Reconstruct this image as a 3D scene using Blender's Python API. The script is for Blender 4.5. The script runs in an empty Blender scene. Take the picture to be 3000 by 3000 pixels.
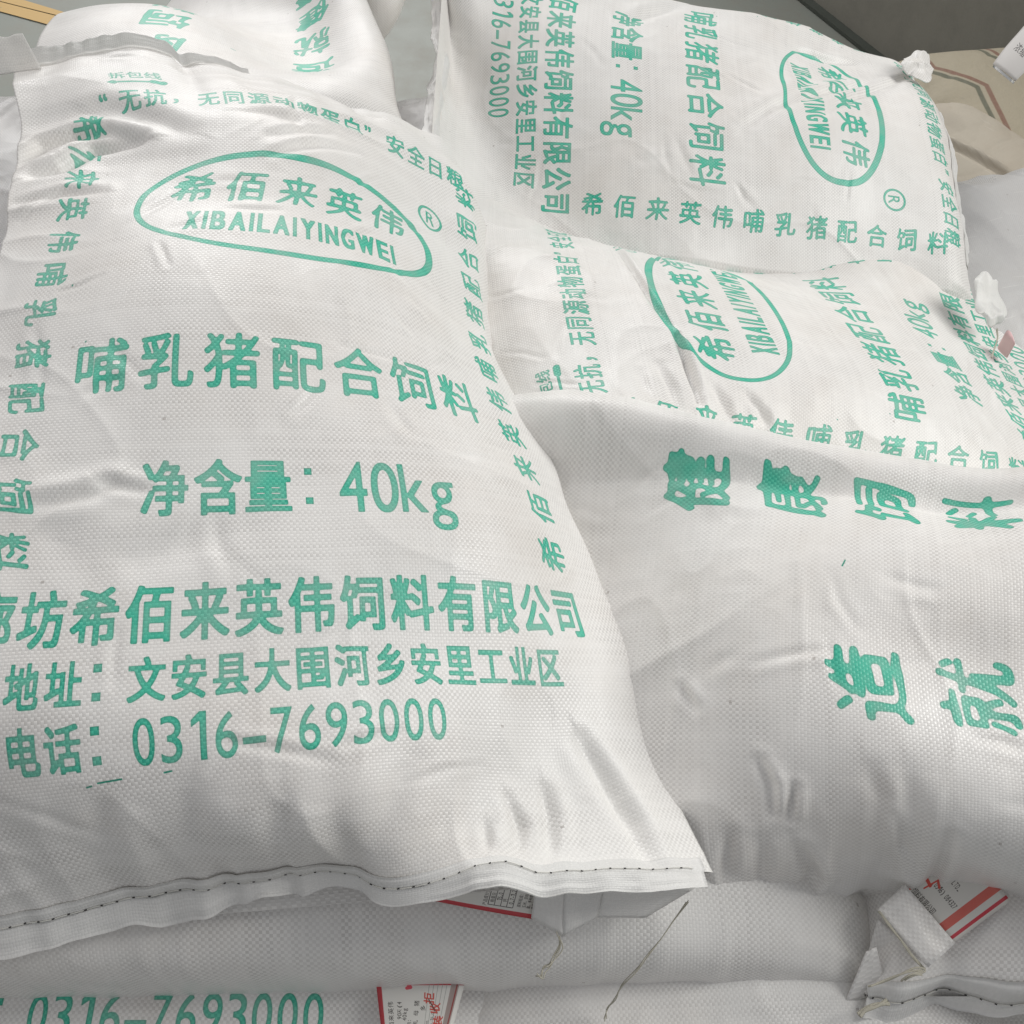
import bpy, math
import numpy as np
from mathutils import Vector, Matrix
D = bpy.data
SC = bpy.context.scene
COL = SC.collection

# ------------------------------------------------------------------ camera
PITCH, FOV = 54.0, 55.0
CAM = np.array([0.0, 0.0, 1.75])
_a = math.radians(PITCH)
FW = np.array([0, math.cos(_a), -math.sin(_a)])
RT = np.array([1.0, 0, 0])
UP = np.cross(RT, FW)
FPX = 1500 / math.tan(math.radians(FOV / 2))
cd = D.cameras.new('camera')
cam = D.objects.new('camera', cd)
COL.objects.link(cam)
cam.location = CAM
cam.rotation_euler = (math.radians(90 - PITCH), 0, 0)
cd.sensor_fit = 'HORIZONTAL'
cd.angle = math.radians(FOV)
cd.clip_start = 0.05
cd.clip_end = 100
SC.camera = cam

# ------------------------------------------------------------------ light
W = D.worlds.new('World')
SC.world = W
W.use_nodes = True
bgn = W.node_tree.nodes['Background']
bgn.inputs[0].default_value = (0.96, 0.97, 1.0, 1)
bgn.inputs[1].default_value = 0.345

def area(name, loc, target, sx, sy, power, col):
    l = D.lights.new(name, 'AREA')
    l.shape = 'RECTANGLE'
    l.size, l.size_y = sx, sy
    l.energy = power
    l.color = col
    o = D.objects.new(name, l)
    COL.objects.link(o)
    o.location = loc
    o.rotation_euler = (Vector(target) - Vector(loc)).to_track_quat('-Z', 'Y').to_euler()
    return o
area('door_daylight', (-1.2, 6.5, 3.3), (-0.1, 0.9, 0.8), 3.4, 2.6, 165, (1.0, 0.985, 0.97))
area('right_window', (3.3, 1.3, 3.2), (0.2, 0.7, 0.8), 1.5, 2.6, 108, (1.0, 0.99, 0.96))
area('left_opening', (-3.0, 2.2, 3.3), (0.0, 0.7, 0.9), 2.0, 2.0, 26, (1.0, 0.94, 0.90))
SC.view_settings.view_transform = 'Standard'
SC.view_settings.look = 'None'
SC.view_settings.exposure = 0.0
SC.view_settings.gamma = 1.0

# ------------------------------------------------------------------ helpers
U = 0.006       # one fabric unit in metres: the sack cloth is 100 units wide, 182 long

def at(px, py, z):
    """point at height z seen at pixel (px, py) of the 3000 px photograph"""
    d = FW + RT * (px - 1500) / FPX - UP * (py - 1500) / FPX
    return CAM + d * ((z - CAM[2]) / d[2])

def finish(o, label=None, cat=None, group=None, kind=None, parent=None):
    if label: o['label'] = label
    if cat: o['category'] = cat
    if group: o['group'] = group
    if kind: o['kind'] = kind
    if parent is not None: o.parent = parent
    return o

def mesh_obj(name, verts, faces, mats, uv=None, midx=None, parent=None, smooth=True):
    me = D.meshes.new(name)
    verts = np.asarray(verts, dtype=np.float32)
    faces = np.asarray(faces, dtype=np.int32)
    n, k = faces.shape
    me.vertices.add(len(verts)); me.vertices.foreach_set('co', verts.ravel())
    me.loops.add(n * k); me.loops.foreach_set('vertex_index', faces.ravel())
    me.polygons.add(n)
    me.polygons.foreach_set('loop_start', np.arange(0, n * k, k, dtype=np.int32))
    me.polygons.foreach_set('loop_total', np.full(n, k, dtype=np.int32))
    if midx is not None: me.polygons.foreach_set('material_index', np.asarray(midx, dtype=np.int32))
    me.polygons.foreach_set('use_smooth', np.full(n, smooth))
    if uv is not None:
        l = me.uv_layers.new(name='UVMap')
        l.data.foreach_set('uv', np.asarray(uv, dtype=np.float32)[faces.ravel()].ravel())
    for m in (mats if isinstance(mats, (list, tuple)) else [mats]): me.materials.append(m)
    me.update(calc_edges=True)
    o = D.objects.new(name, me)
    COL.objects.link(o)
    if parent is not None: o.parent = parent
    return o

def root(name, label, cat, group=None):
    o = D.objects.new(name, None)
    o.empty_display_size = 0.1
    COL.objects.link(o)
    return finish(o, label, cat, group)

def bspl(G, fi):
    """uniform cubic B-spline along axis 0 at fractional indices fi (ends reflected linearly)"""
    n = G.shape[0]
    G = np.concatenate([2 * G[:1] - G[1:2], G, 2 * G[-1:] - G[-2:-1]], 0)
    i = np.clip(np.floor(fi).astype(int), 0, n - 2)
    t = fi - i
    t = t.reshape((-1,) + (1,) * (G.ndim - 1))
    b0 = (1 - t) ** 3 / 6; b1 = (3 * t ** 3 - 6 * t ** 2 + 4) / 6
    b2 = (-3 * t ** 3 + 3 * t ** 2 + 3 * t + 1) / 6; b3 = t ** 3 / 6
    return b0 * G[i] + b1 * G[i + 1] + b2 * G[i + 2] + b3 * G[i + 3]

def noise2(u, s, wu, ws, seed):
    """smooth value noise in fabric coordinates, wavelengths wu and ws"""
    r = np.random.RandomState(seed)
    nu = int((u.max() + 20) / wu) + 8; ns = int((s.max() + 20) / ws) + 8
    T = r.uniform(-1, 1, (ns, nu))
    A = bspl(T, (s[:, 0] + 10) / ws + 1)
    B = bspl(A.T.copy(), (u[0, :] + 10) / wu + 1)
    return B.T * 1.6

def normals(P):
    du = np.gradient(P, axis=1); ds = np.gradient(P, axis=0)
    n = np.cross(du, ds)
    return n / (np.linalg.norm(n, axis=2, keepdims=True) + 1e-12)

def strokes(u, s, lst):
    """creases: (points, half width, depth, lip) in fabric units / metres"""
    d = np.zeros_like(u)
    for pts, w, depth, lip in lst:
        best = np.full_like(u, 1e9); side = np.zeros_like(u); along = np.zeros_like(u)
        seg = [math.hypot(pts[k + 1][0] - pts[k][0], pts[k + 1][1] - pts[k][1]) for k in range(len(pts) - 1)]
        tot = sum(seg); acc = 0
        for k, L in enumerate(seg):
            x0, y0 = pts[k]; x1, y1 = pts[k + 1]
            dx, dy = (x1 - x0) / L, (y1 - y0) / L
            t = np.clip((u - x0) * dx + (s - y0) * dy, 0, L)
            ex, ey = u - x0 - t * dx, s - y0 - t * dy
            q = np.hypot(ex, ey)
            m = q < best
            best = np.where(m, q, best)
            side = np.where(m, ex * -dy + ey * dx, side)
            along = np.where(m, (acc + t) / tot, along)
            acc += L
        tap = np.clip(np.sin(np.pi * np.clip(along * .9 + .05, 0, 1)), 0, 1) ** .6
        fall = np.exp(-(best / w) ** 2)
        d -= depth * tap * fall
        if lip:
            d += depth * lip * tap * np.exp(-((best - 2.0 * w) / (1.3 * w)) ** 2) * np.where(side > 0, 1, .35)
    return d

def ridges(u, s, wu, ws, seed, p=3.0):
    """sharp little creases: the zero lines of a smooth noise"""
    return np.clip(1 - np.abs(noise2(u, s, wu, ws, seed)) * 1.3, 0, 1) ** p

def scratches(u, s, n, seed, depth=.0013, u0=-4, u1=104, s0=4, s1=178):
    """short random handling creases"""
    r = np.random.RandomState(seed); L = []
    for _ in range(n):
        x, y, a, l = r.uniform(u0, u1), r.uniform(s0, s1), r.uniform(0, math.pi), r.uniform(4, 15)
        c = [(x, y)]
        for _k in range(2):
            a += r.uniform(-.35, .35); c.append((c[-1][0] + l / 2 * math.cos(a), c[-1][1] + l / 2 * math.sin(a)))
        L.append((c, r.uniform(.55, 1.1), depth * r.uniform(.4, 1.3), .8))
    return strokes(u, s, L)

def puckers(x, depthcoord, amp, reach, seed, wl=5.0):
    """gathers that run away from a seam; x along the seam, depthcoord away from it"""
    r = np.random.RandomState(seed)
    out = np.zeros_like(x)
    for k in range(26):
        c = r.uniform(-5, 110) if x.max() < 130 else r.uniform(-5, 190)
        w = wl * r.uniform(.25, .8); rr = reach * r.uniform(.35, 1.25); sl = r.uniform(-.28, .28)
        a = amp * r.uniform(.3, 1.2) * r.choice([-1, -1, .7])
        out += a * np.exp(-(((x - c) - sl * depthcoord) / w) ** 2) * np.exp(-(np.maximum(depthcoord, 0) / rr) ** 2)
    return out

# ------------------------------------------------------------------ print artwork
PX = 14
GU0, GU1, GS1 = -6.0, 106.0, 184.0
TW, TH = int((GU1 - GU0) * PX), int(GS1 * PX)
_fc = D.curves.new('glyph', 'FONT')
_fo = D.objects.new('glyph', _fc)
COL.objects.link(_fo)
_gl = {}
def glyph(ch):
    if ch == '1':
        return (np.array([(.19, 0), (.30, 0), (.30, .73), (.19, .73), (.04, .60), (.04, .50), (.20, .60)]), np.array([(0, 1, 2), (0, 2, 3), (3, 4, 5), (3, 5, 6)]))
    if ch not in _gl:
        _fc.body = ch
        bpy.context.view_layer.update()
        ev = _fo.evaluated_get(bpy.context.evaluated_depsgraph_get())
        me = ev.to_mesh()
        me.calc_loop_triangles()
        V = np.array([v.co[:2] for v in me.vertices], dtype=float).reshape(-1, 2)
        T = np.array([t.vertices[:] for t in me.loop_triangles], dtype=int).reshape(-1, 3)
        ev.to_mesh_clear()
        _gl[ch] = (V, T)
    return _gl[ch]

def gblur(M, sg):
    r = int(sg * 3) + 1
    k = np.exp(-np.arange(-r, r + 1) ** 2 / (2 * sg * sg)); k /= k.sum()
    Q = np.pad(M, r)
    A = sum(k[i] * Q[i:i + M.shape[0], :] for i in range(2 * r + 1))
    return sum(k[i] * A[:, i:i + M.shape[1]] for i in range(2 * r + 1))

def rast(V, T, w, h):
    """triangles in pixel coordinates -> coverage mask h x w"""
    M = np.zeros((h, w), np.float32)
    for t in T:
        p = V[t]
        x0, y0 = np.floor(p.min(0)).astype(int); x1, y1 = np.ceil(p.max(0)).astype(int) + 1
        x0, y0 = max(x0, 0), max(y0, 0); x1, y1 = min(x1, w), min(y1, h)
        if x1 <= x0 or y1 <= y0: continue
        X, Y = np.meshgrid(np.arange(x0, x1) + .5, np.arange(y0, y1) + .5)
        (ax, ay), (bx, by), (cx, cy) = p
        e0 = (bx - ax) * (Y - ay) - (by - ay) * (X - ax)
        e1 = (cx - bx) * (Y - by) - (cy - by) * (X - bx)
        e2 = (ax - cx) * (Y - cy) - (ay - cy) * (X - cx)
        M[y0:y1, x0:x1][((e0 >= 0) & (e1 >= 0) & (e2 >= 0)) | ((e0 <= 0) & (e1 <= 0) & (e2 <= 0))] = 1
    return M

_sg = {}
DIL = {'bold': .023, 'heavy': .050, 'reg': .010}
def stamp(ch, w, h, style, px, rot=0, seed=0):
    """ink mask of one character w x h fabric units; rot = quarter turns ccw"""
    key = (ch, w, h, style, px, rot)
    if key in _sg: return _sg[key]
    r = np.random.RandomState(ord(ch) + seed)
    V, T = glyph(ch)
    SS = 2
    W2, H2 = int(w * px * SS), int(h * px * SS)
    pad = int((.36 if ch == 'g' else .16) * max(W2, H2))
    cjk = ord(ch) > 0x2e7f or ch in '：，“”'
    if cjk: nx, ny = V[:, 0] - .02, V[:, 1] + .10; sx, sy = .98, .96
    else:
        mx0, mx1 = V[:, 0].min(), V[:, 0].max()
        nx = (V[:, 0] - mx0); sx = (mx1 - mx0) * 1.0
        ny = V[:, 1] + (.0 if ch not in 'gpy' else .0); sy = .73
    X, Y = nx / sx, ny / sy
    if style in ('brush', 'bigbrush', 'thinb', 'logo'):
        X, Y = X + .10 * (Y - .5), Y + .07 * (X - .5)
        X = X + .018 * np.sin(Y * 7 + r.uniform(0, 6)); Y = Y + .018 * np.sin(X * 6 + r.uniform(0, 6))
    P = np.stack([X * W2 + pad, Y * H2 + pad], 1)
    M = rast(P, T, W2 + 2 * pad, H2 + 2 * pad)
    em = .5 * (W2 + H2)
    k, th = {'bold': (.012, .42), 'heavy': (.014, .45), 'reg': (.012, .42), 'brush': (.02, .26), 'bigbrush': (.022, .26), 'logo': (.022, .22), 'thinb': (.022, .165), 'round': (.021, .19), 'tag': (.01, .3)}[style]
    if style in DIL:
        r_ = max(1, int(round(em * DIL[style])))
        M = np.max([np.roll(M, q_, 0) for q_ in range(-r_, r_ + 1)], 0)
        M = np.max([np.roll(M, q_, 1) for q_ in range(-r_, r_ + 1)], 0)
    B = gblur(M, max(.8, em * k))
    if style in ('brush', 'bigbrush', 'thinb', 'logo'):
        nz = noise2(*np.meshgrid(np.linspace(0, 100, B.shape[1]), np.linspace(0, 100, B.shape[0])), 14, 14, ord(ch) + seed)
        th = th + .10 * nz
    else:
        th = th + .012 * noise2(*np.meshgrid(np.linspace(0, 100, B.shape[1]), np.linspace(0, 100, B.shape[0])), 6, 6, ord(ch))
    M = np.clip((B - th) * 14 + .5, 0, 1)
    if style in ('brush', 'bigbrush', 'logo'):
        z1, z2 = np.meshgrid(np.linspace(0, 100, B.shape[1]), np.linspace(0, 100, B.shape[0]))
        B2 = gblur(rast(P, T, W2 + 2 * pad, H2 + 2 * pad), em * .034)
        M = np.maximum(M, np.clip((B2 - .33 - .18 * noise2(z1, z2, 17, 17, ord(ch) + 7)) * 14 + .5, 0, 1))
    h2, w2 = M.shape[0] // 2 * 2, M.shape[1] // 2 * 2
    M = M[:h2, :w2].reshape(h2 // 2, 2, w2 // 2, 2).mean((1, 3))
    M = np.rot90(M, -rot) if rot else M      # row 0 is the bottom: turn the other way
    _sg[key] = M
    return M

class Canvas:
    def __init__(s, w, h, px, ox=0.0, oy=0.0):
        s.px, s.ox, s.oy = px, ox, oy
        s.M = np.zeros((int(h * px), int(w * px)), np.float32)
    def blit(s, m, cu, cs, M=None):
        M = s.M if M is None else M
        x = int(round((cu - s.ox) * s.px - m.shape[1] / 2)); y = int(round((cs - s.oy) * s.px - m.shape[0] / 2))
        x0, y0 = max(x, 0), max(y, 0); x1, y1 = min(x + m.shape[1], M.shape[1]), min(y + m.shape[0], M.shape[0])
        if x1 <= x0 or y1 <= y0: return
        M[y0:y1, x0:x1] = np.maximum(M[y0:y1, x0:x1], m[y0 - y:y1 - y, x0 - x:x1 - x])
    def text(s, txt, us, ss, w, h, style, rot=0, ws=None):
        for k, ch in enumerate(txt):
            if ch == ' ': continue
            u = us[k] if np.ndim(us) else us
            v = ss[k] if np.ndim(ss) else ss
            ww = ws.get(ch, w) if ws else w
            s.blit(stamp(ch, ww, h, style, s.px, rot), u, v)
    def curve(s, f, n, r, M=None):
        """thick line: f(t) -> (u, s)"""
        M = s.M if M is None else M
        for t in np.linspace(0, 1, n):
            u, v = f(t)
            rr = (r(t) if callable(r) else r) * s.px
            x, y = (u - s.ox) * s.px, (v - s.oy) * s.px
            x0, y0 = max(int(x - rr - 2), 0), max(int(y - rr - 2), 0)
            x1, y1 = min(int(x + rr + 3), M.shape[1]), min(int(y + rr + 3), M.shape[0])
            if x1 <= x0 or y1 <= y0: continue
            X, Y = np.meshgrid(np.arange(x0, x1) + .5, np.arange(y0, y1) + .5)
            c = np.clip(rr - np.hypot(X - x, Y - y) + .5, 0, 1)
            M[y0:y1, x0:x1] = np.maximum(M[y0:y1, x0:x1], c)

def to_image(name, R, G=None, B=None, srgb=False):
    h, w = R.shape
    im = D.images.new(name, w, h, alpha=False)
    if not srgb: im.colorspace_settings.name = 'Non-Color'
    buf = np.ones((h, w, 4), np.float32)
    buf[..., 0] = R; buf[..., 1] = R if G is None else G; buf[..., 2] = R if B is None else B
    im.pixels.foreach_set(buf.ravel())
    im.update()
    im.pack()
    return im

COMPU = [3 + 7.23 * (i + .5) for i in range(13)]
front = Canvas(GU1 - GU0, GS1, PX, GU0, 0)
front.text('廊坊希佰来英伟饲料有限公司', COMPU, 43.7, 6.5, 8.6, 'bold')
front.text('哺乳猪配合饲料', [19.1 + 10.3 * i for i in range(7)], 86, 9.0, 10.6, 'round')
front.text('净含量', [29.6, 37.2, 44.4], 63.5, 6.9, 9.6, 'bold')
front.text('40', [57, 61.8], 63.5, 4.1, 9.6, 'reg')
front.text('k', [66.3], 63.5, 4.0, 9.6, 'reg')
front.text('g', [71.0], 63.5, 4.2, 9.6, 'reg')
front.text('地址 文安县大围河乡安里工业区', [12.2, 17.8, 0] + [28.3 + 5.35 * i for i in range(12)], 34.2, 4.8, 6.6, 'bold')
front.text('电话', [12.3, 17.7], 25.6, 4.8, 6.6, 'bold')
front.text('0316-7693000', [27.8 + 3.48 * i for i in range(12)], 25.6, 2.7, 6.8, 'reg', ws={'1': 1.9, '-': 2.9})
for u_, s_, d_ in ((50.4, 63.5, 2.6), (22.0, 34.2, 2.0), (21.9, 25.6, 2.0)):
    for k_ in (-1, 1):
        y0_, x0_ = int((s_ + k_ * d_) * PX), int((u_ - GU0) * PX)
        front.M[y0_ - 8:y0_ + 9, x0_ - 8:x0_ + 8] = 1
NM = '希佰来英伟哺乳猪配合饲料'
front.text(NM, 93.0, [54 + 9 * i for i in range(12)], 6.3, 6.6, 'thinb', rot=1)
front.text(NM, 7.0, [153 - 9 * i for i in range(12)], 6.3, 6.6, 'thinb', rot=-1)
_wl = {'I': .42, 'W': 3.3, 'L': 1.9, 'A': 2.5, 'Y': 2.4}
_ltr = 'XIBAILAIYINGWEI'
_x, _pos = 0.0, []
for ch in _ltr:
    w_ = _wl.get(ch, 2.2); _pos.append(_x + w_ / 2); _x += w_ + .95
_k = 40.5 / (_x - .95)
front.text(_ltr, [29.8 + p_ * _k for p_ in _pos], 118.9, 2.2 * _k, 6.4, 'heavy', ws={c_: v_ * _k for c_, v_ in _wl.items()})
front.text('希佰来英伟', [30, 40, 50, 60, 70], 130, 8.3, 8.8, 'logo')
def ell(t, a=29.5, b=14.6, n=2.35):
    c, s = math.cos(2 * math.pi * t), math.sin(2 * math.pi * t)
    return 50 + a * math.copysign(abs(c) ** (2 / n), c), 125 + b * math.copysign(abs(s) ** (2 / n), s)
front.curve(ell, 2600, lambda t: .78 + .18 * math.sin(2 * math.pi * t + 1.0))
front.curve(lambda t: (82 + 3.0 * math.cos(6.2832 * t), 141 + 3.0 * math.sin(6.2832 * t)), 400, .33)
front.text('R', [82], 141, 2.3, 3.6, 'reg')
front.text('无抗', [15.7, 21], 158, 4.7, 6.0, 'bold')
front.text('，', [26.4], 158.6, 4.7, 6.0, 'bold')
front.text('无同源动物蛋白', [32 + 5.33 * k for k in range(7)], 158, 4.7, 6.0, 'bold')
front.text('安全日粮', [74.5, 80, 85.2, 90.5], 158, 4.7, 6.0, 'bold')
front.text('“', [11.5], 158.6, 4.0, 6.0, 'bold')
front.text('”', [69], 158.6, 4.0, 6.0, 'bold')
front.curve(lambda t: (12 + 11.5 * t, 164.6), 200, lambda t: .36 if .12 < t < .82 else (.05 + 7.5 * t * .85 if t < .12 else .85))
front.text('拆包线', [14.6, 18.2, 21.8], 168.0, 3.5, 3.6, 'bold')
for u_, s_, l_ in ((21.5, 20.6, 3.0), (30, 20.9, .9), (16, 91, .1), (12, 104, .1), (20, 20.2, .6)):
    front.curve(lambda t: (u_ + l_ * t, s_ + .12 * t), 40, .14)
back = Canvas(GU1 - GU0, GS1, PX, GU0, 0)
back.text('健康饲料', 75, [138.6, 121.8, 105, 88.2], 12.4, 12.4, 'bigbrush')
back.text('造就健康', 37, [108.4, 91.6, 74.8, 58], 12.4, 12.4, 'bigbrush')
back.curve(lambda t: (57 + 1.2 * t, 112.2 - .4 * t), 20, .14)

def ink_image(name, M):
    h, w = M.shape
    soft = gblur(M, 2.2)
    edge = np.clip(M * (1 - soft) * 2.4, 0, 1)
    wear = noise2(*np.meshgrid(np.linspace(0, 200, w), np.linspace(0, 330, h)), 2.2, 2.2, 5) * .5 + noise2(*np.meshgrid(np.linspace(0, 200, w), np.linspace(0, 330, h)), 9, 9, 6) * .5
    return to_image(name, M, edge, np.clip(wear * .5 + .5, 0, 1))
IMG_F = ink_image('front_print', front.M)
IMG_B = ink_image('back_print', back.M)

# ------------------------------------------------------------------ materials
class NT:
    def __init__(s, name):
        s.m = D.materials.new(name); s.m.use_nodes = True
        s.t = s.m.node_tree; s.n = s.t.nodes
        s.bsdf = s.n['Principled BSDF']
    def node(s, kind, **kw):
        n = s.n.new(kind)
        for k, v in kw.items(): setattr(n, k, v)
        return n
    def link(s, a, b): s.t.links.new(a, b)
    def val(s, inp, v):
        if isinstance(v, (int, float)): inp.default_value = v
        elif isinstance(v, tuple): inp.default_value = v
        else: s.link(v, inp)
    def math(s, op, a, b=0.0, c=0.0, clamp=False):
        n = s.node('ShaderNodeMath', operation=op, use_clamp=clamp)
        s.val(n.inputs[0], a); s.val(n.inputs[1], b); s.val(n.inputs[2], c)
        return n.outputs[0]
    def mix(s, f, a, b):
        n = s.node('ShaderNodeMix', data_type='RGBA')
        s.val(n.inputs[0], f); s.val(n.inputs[6], a); s.val(n.inputs[7], b)
        return n.outputs[2]
    def noise(s, vec, scale, detail=2.0, rough=.5):
        n = s.node('ShaderNodeTexNoise'); n.inputs['Scale'].default_value = scale
        n.inputs['Detail'].default_value = detail; n.inputs['Roughness'].default_value = rough
        if vec is not None: s.link(vec, n.inputs['Vector'])
        return n.outputs[0]

def rgb(r, g, b):
    f = lambda c: (c / 12.92 if c <= .04045 else ((c + .055) / 1.055) ** 2.4)
    return (f(r / 255), f(g / 255), f(b / 255), 1)

def weave(name, img=None, light=(.83, .812, .785), dark=(.61, .59, .565), rough=.38, bump=.45, dirt=0.5, contrast=1.0, tape=(.44, .50), trans=0.0):
    """woven polypropylene tape cloth; UV are fabric units / 100"""
    k = NT(name)
    uv = k.node('ShaderNodeUVMap', uv_map='UVMap').outputs[0]
    sp = k.node('ShaderNodeSeparateXYZ'); k.link(uv, sp.inputs[0])
    wob = k.noise(uv, 9.0, 2)
    x = k.math('MULTIPLY_ADD', sp.outputs[0], 100 / tape[0], k.math('MULTIPLY', wob, 1.4))
    y = k.math('MULTIPLY_ADD', sp.outputs[1], 100 / tape[1], k.math('MULTIPLY', k.noise(uv, 7.0, 1), 1.4))
    fx = k.math('FRACT', x); fy = k.math('FRACT', y)
    ix = k.math('FLOOR', x); iy = k.math('FLOOR', y)
    par = k.math('FLOORED_MODULO', k.math('ADD', ix, iy), 2.0)
    sx = k.math('SINE', k.math('MULTIPLY', fx, math.pi)); sy = k.math('SINE', k.math('MULTIPLY', fy, math.pi))
    # height: warp tape on top (par 0) arches along y, weft (par 1) lies lower and arches along x
    hw = k.math('MULTIPLY_ADD', k.math('POWER', sx, .35), .35, k.math('MULTIPLY', sy, .65))
    hf = k.math('MULTIPLY_ADD', k.math('POWER', sy, .35), .35, k.math('MULTIPLY', sx, .35))
    hm = k.node('ShaderNodeMix', data_type='FLOAT')
    k.link(par, hm.inputs[0]); k.link(hw, hm.inputs[2]); k.link(hf, hm.inputs[3])
    h = hm.outputs[0]
    # single tapes differ a little: one random value per warp and weft tape
    wn1 = k.node('ShaderNodeTexWhiteNoise', noise_dimensions='1D'); k.link(ix, wn1.inputs['W'])
    wn2 = k.node('ShaderNodeTexWhiteNoise', noise_dimensions='1D'); k.link(k.math('ADD', iy, 531.3), wn2.inputs['W'])
    tv = k.node('ShaderNodeMix', data_type='FLOAT'); k.link(par, tv.inputs[0]); k.link(wn1.outputs[0], tv.inputs[2]); k.link(wn2.outputs[0], tv.inputs[3])
    patch = k.noise(uv, 5.0, 3, .6)
    cf = k.math('MULTIPLY', par, k.math('MULTIPLY_ADD', k.math('SUBTRACT', k.noise(uv, 8.0, 3, .6), .5), 2.6 * contrast, .72 * contrast), clamp=True)
    base = k.mix(cf, light + (1,), dark + (1,))
    base = k.mix(k.math('MULTIPLY', tv.outputs[0], .34), base, (light[0] * 1.1, light[1] * 1.1, light[2] * 1.1, 1))
    # dust and warm grime in soft areas
    gr = k.noise(uv, 2.6, 5, .65)
    g2 = k.math('MULTIPLY', k.math('SUBTRACT', gr, .45, clamp=True), dirt * 2.4, clamp=True)
    base = k.mix(g2, base, (light[0] * .80, light[1] * .735, light[2] * .67, 1))
    tint = k.noise(uv, 1.7, 2)
    base = k.mix(k.math('MULTIPLY', k.math('SUBTRACT', tint, .42, clamp=True), 1.6, clamp=True), base, (light[0] * .90, light[1] * .925, light[2] * .93, 1))
    spk = k.node('ShaderNodeTexWhiteNoise', noise_dimensions='2D')
    cs = k.node('ShaderNodeCombineXYZ'); k.link(k.math('FLOOR', k.math('MULTIPLY', sp.outputs[0], 190)), cs.inputs[0]); k.link(k.math('FLOOR', k.math('MULTIPLY', sp.outputs[1], 230)), cs.inputs[1]); k.link(cs.outputs[0], spk.inputs['Vector'])
    base = k.mix(k.math('MULTIPLY', k.math('GREATER_THAN', spk.outputs[0], .99985), .4), base, (.16, .12, .09, 1))
    # creased, whitened single threads
    sc = k.node('ShaderNodeTexWhiteNoise', noise_dimensions='2D')
    cmb = k.node('ShaderNodeCombineXYZ'); k.link(ix, cmb.inputs[0]); k.link(k.math('FLOOR', k.math('MULTIPLY', sp.outputs[1], 14)), cmb.inputs[1]); k.link(cmb.outputs[0], sc.inputs['Vector'])
    thr = k.math('GREATER_THAN', sc.outputs[0], .988)
    thr = k.math('MULTIPLY', thr, k.math('LESS_THAN', k.math('ABSOLUTE', k.math('SUBTRACT', fx, .5)), .18))
    base = k.mix(k.math('MULTIPLY', thr, .3), base, (.84, .83, .80, 1))
    if img is not None:
        mp = k.node('ShaderNodeMapping', vector_type='POINT')
        mp.inputs['Location'].default_value = (-GU0 / (GU1 - GU0), 0, 0)
        mp.inputs['Scale'].default_value = (100 / (GU1 - GU0), 100 / GS1, 1)
        k.link(uv, mp.inputs[0])
        ti = k.node('ShaderNodeTexImage', image=img, extension='CLIP', interpolation='Linear'); k.link(mp.outputs[0], ti.inputs[0])
        ch = k.node('ShaderNodeSeparateColor'); k.link(ti.outputs[0], ch.inputs[0])
        ink, edge, wear = ch.outputs
        cover = k.math('MULTIPLY', ink, k.math('MULTIPLY_ADD', wear, .32, .75), clamp=True)
        ic = k.mix(cf, rgb(78, 192, 163), rgb(36, 164, 138))  # ink repeats the painted sheen of the cells
        ic = k.mix(k.math('MULTIPLY', k.math('SUBTRACT', .55, wear, clamp=True), 1.0), ic, rgb(26, 150, 124))
        ic = k.mix(k.math('MULTIPLY', edge, .75), ic, rgb(12, 126, 104))
        base = k.mix(cover, base, ic)
    k.link(base, k.bsdf.inputs['Base Color'])
    rg = k.math('MULTIPLY_ADD', patch, .44, rough - .22)
    k.link(k.math('MULTIPLY_ADD', par, .08, rg), k.bsdf.inputs['Roughness'])
    k.bsdf.inputs['Specular IOR Level'].default_value = .5
    b1 = k.node('ShaderNodeBump'); b1.inputs['Strength'].default_value = bump; b1.inputs['Distance'].default_value = .0006
    k.link(h, b1.inputs['Height'])
    # crinkle at the scale of several tapes
    st = k.node('ShaderNodeMapping'); st.inputs['Scale'].default_value = (1.0, .45, 1); k.link(uv, st.inputs[0])
    cr = k.node('ShaderNodeTexNoise', noise_type='RIDGED_MULTIFRACTAL'); cr.inputs['Scale'].default_value = 20; cr.inputs['Detail'].default_value = 3
    k.link(st.outputs[0], cr.inputs['Vector'])
    ar = k.math('SUBTRACT', k.noise(uv, 3.1, 2), .42, clamp=True)
    hc = k.math('MULTIPLY', cr.outputs[0], ar)
    vo = k.node('ShaderNodeTexVoronoi', feature='F1'); vo.inputs['Scale'].default_value = 13
    vw = k.node('ShaderNodeVectorMath', operation='ADD'); k.link(uv, vw.inputs[0])
    nv = k.node('ShaderNodeTexNoise'); nv.inputs['Scale'].default_value = 6; k.link(uv, nv.inputs['Vector'])
    vs = k.node('ShaderNodeVectorMath', operation='SCALE'); k.link(nv.outputs['Color'], vs.inputs[0]); vs.inputs['Scale'].default_value = .16; k.link(vs.outputs[0], vw.inputs[1])
    k.link(vw.outputs[0], vo.inputs['Vector'])
    ar2 = k.math('MULTIPLY', k.math('SUBTRACT', k.noise(uv, 2.3, 3), .44, clamp=True), 4.0, clamp=True)
    hc = k.math('ADD', hc, k.math('MULTIPLY', k.math('MULTIPLY', vo.outputs['Distance'], ar2), .42))
    b2 = k.node('ShaderNodeBump'); b2.inputs['Strength'].default_value = 1.0; b2.inputs['Distance'].default_value = .006
    k.link(hc, b2.inputs['Height']); k.link(b2.outputs[0], b1.inputs['Normal'])
    k.link(b1.outputs[0], k.bsdf.inputs['Normal'])
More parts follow.
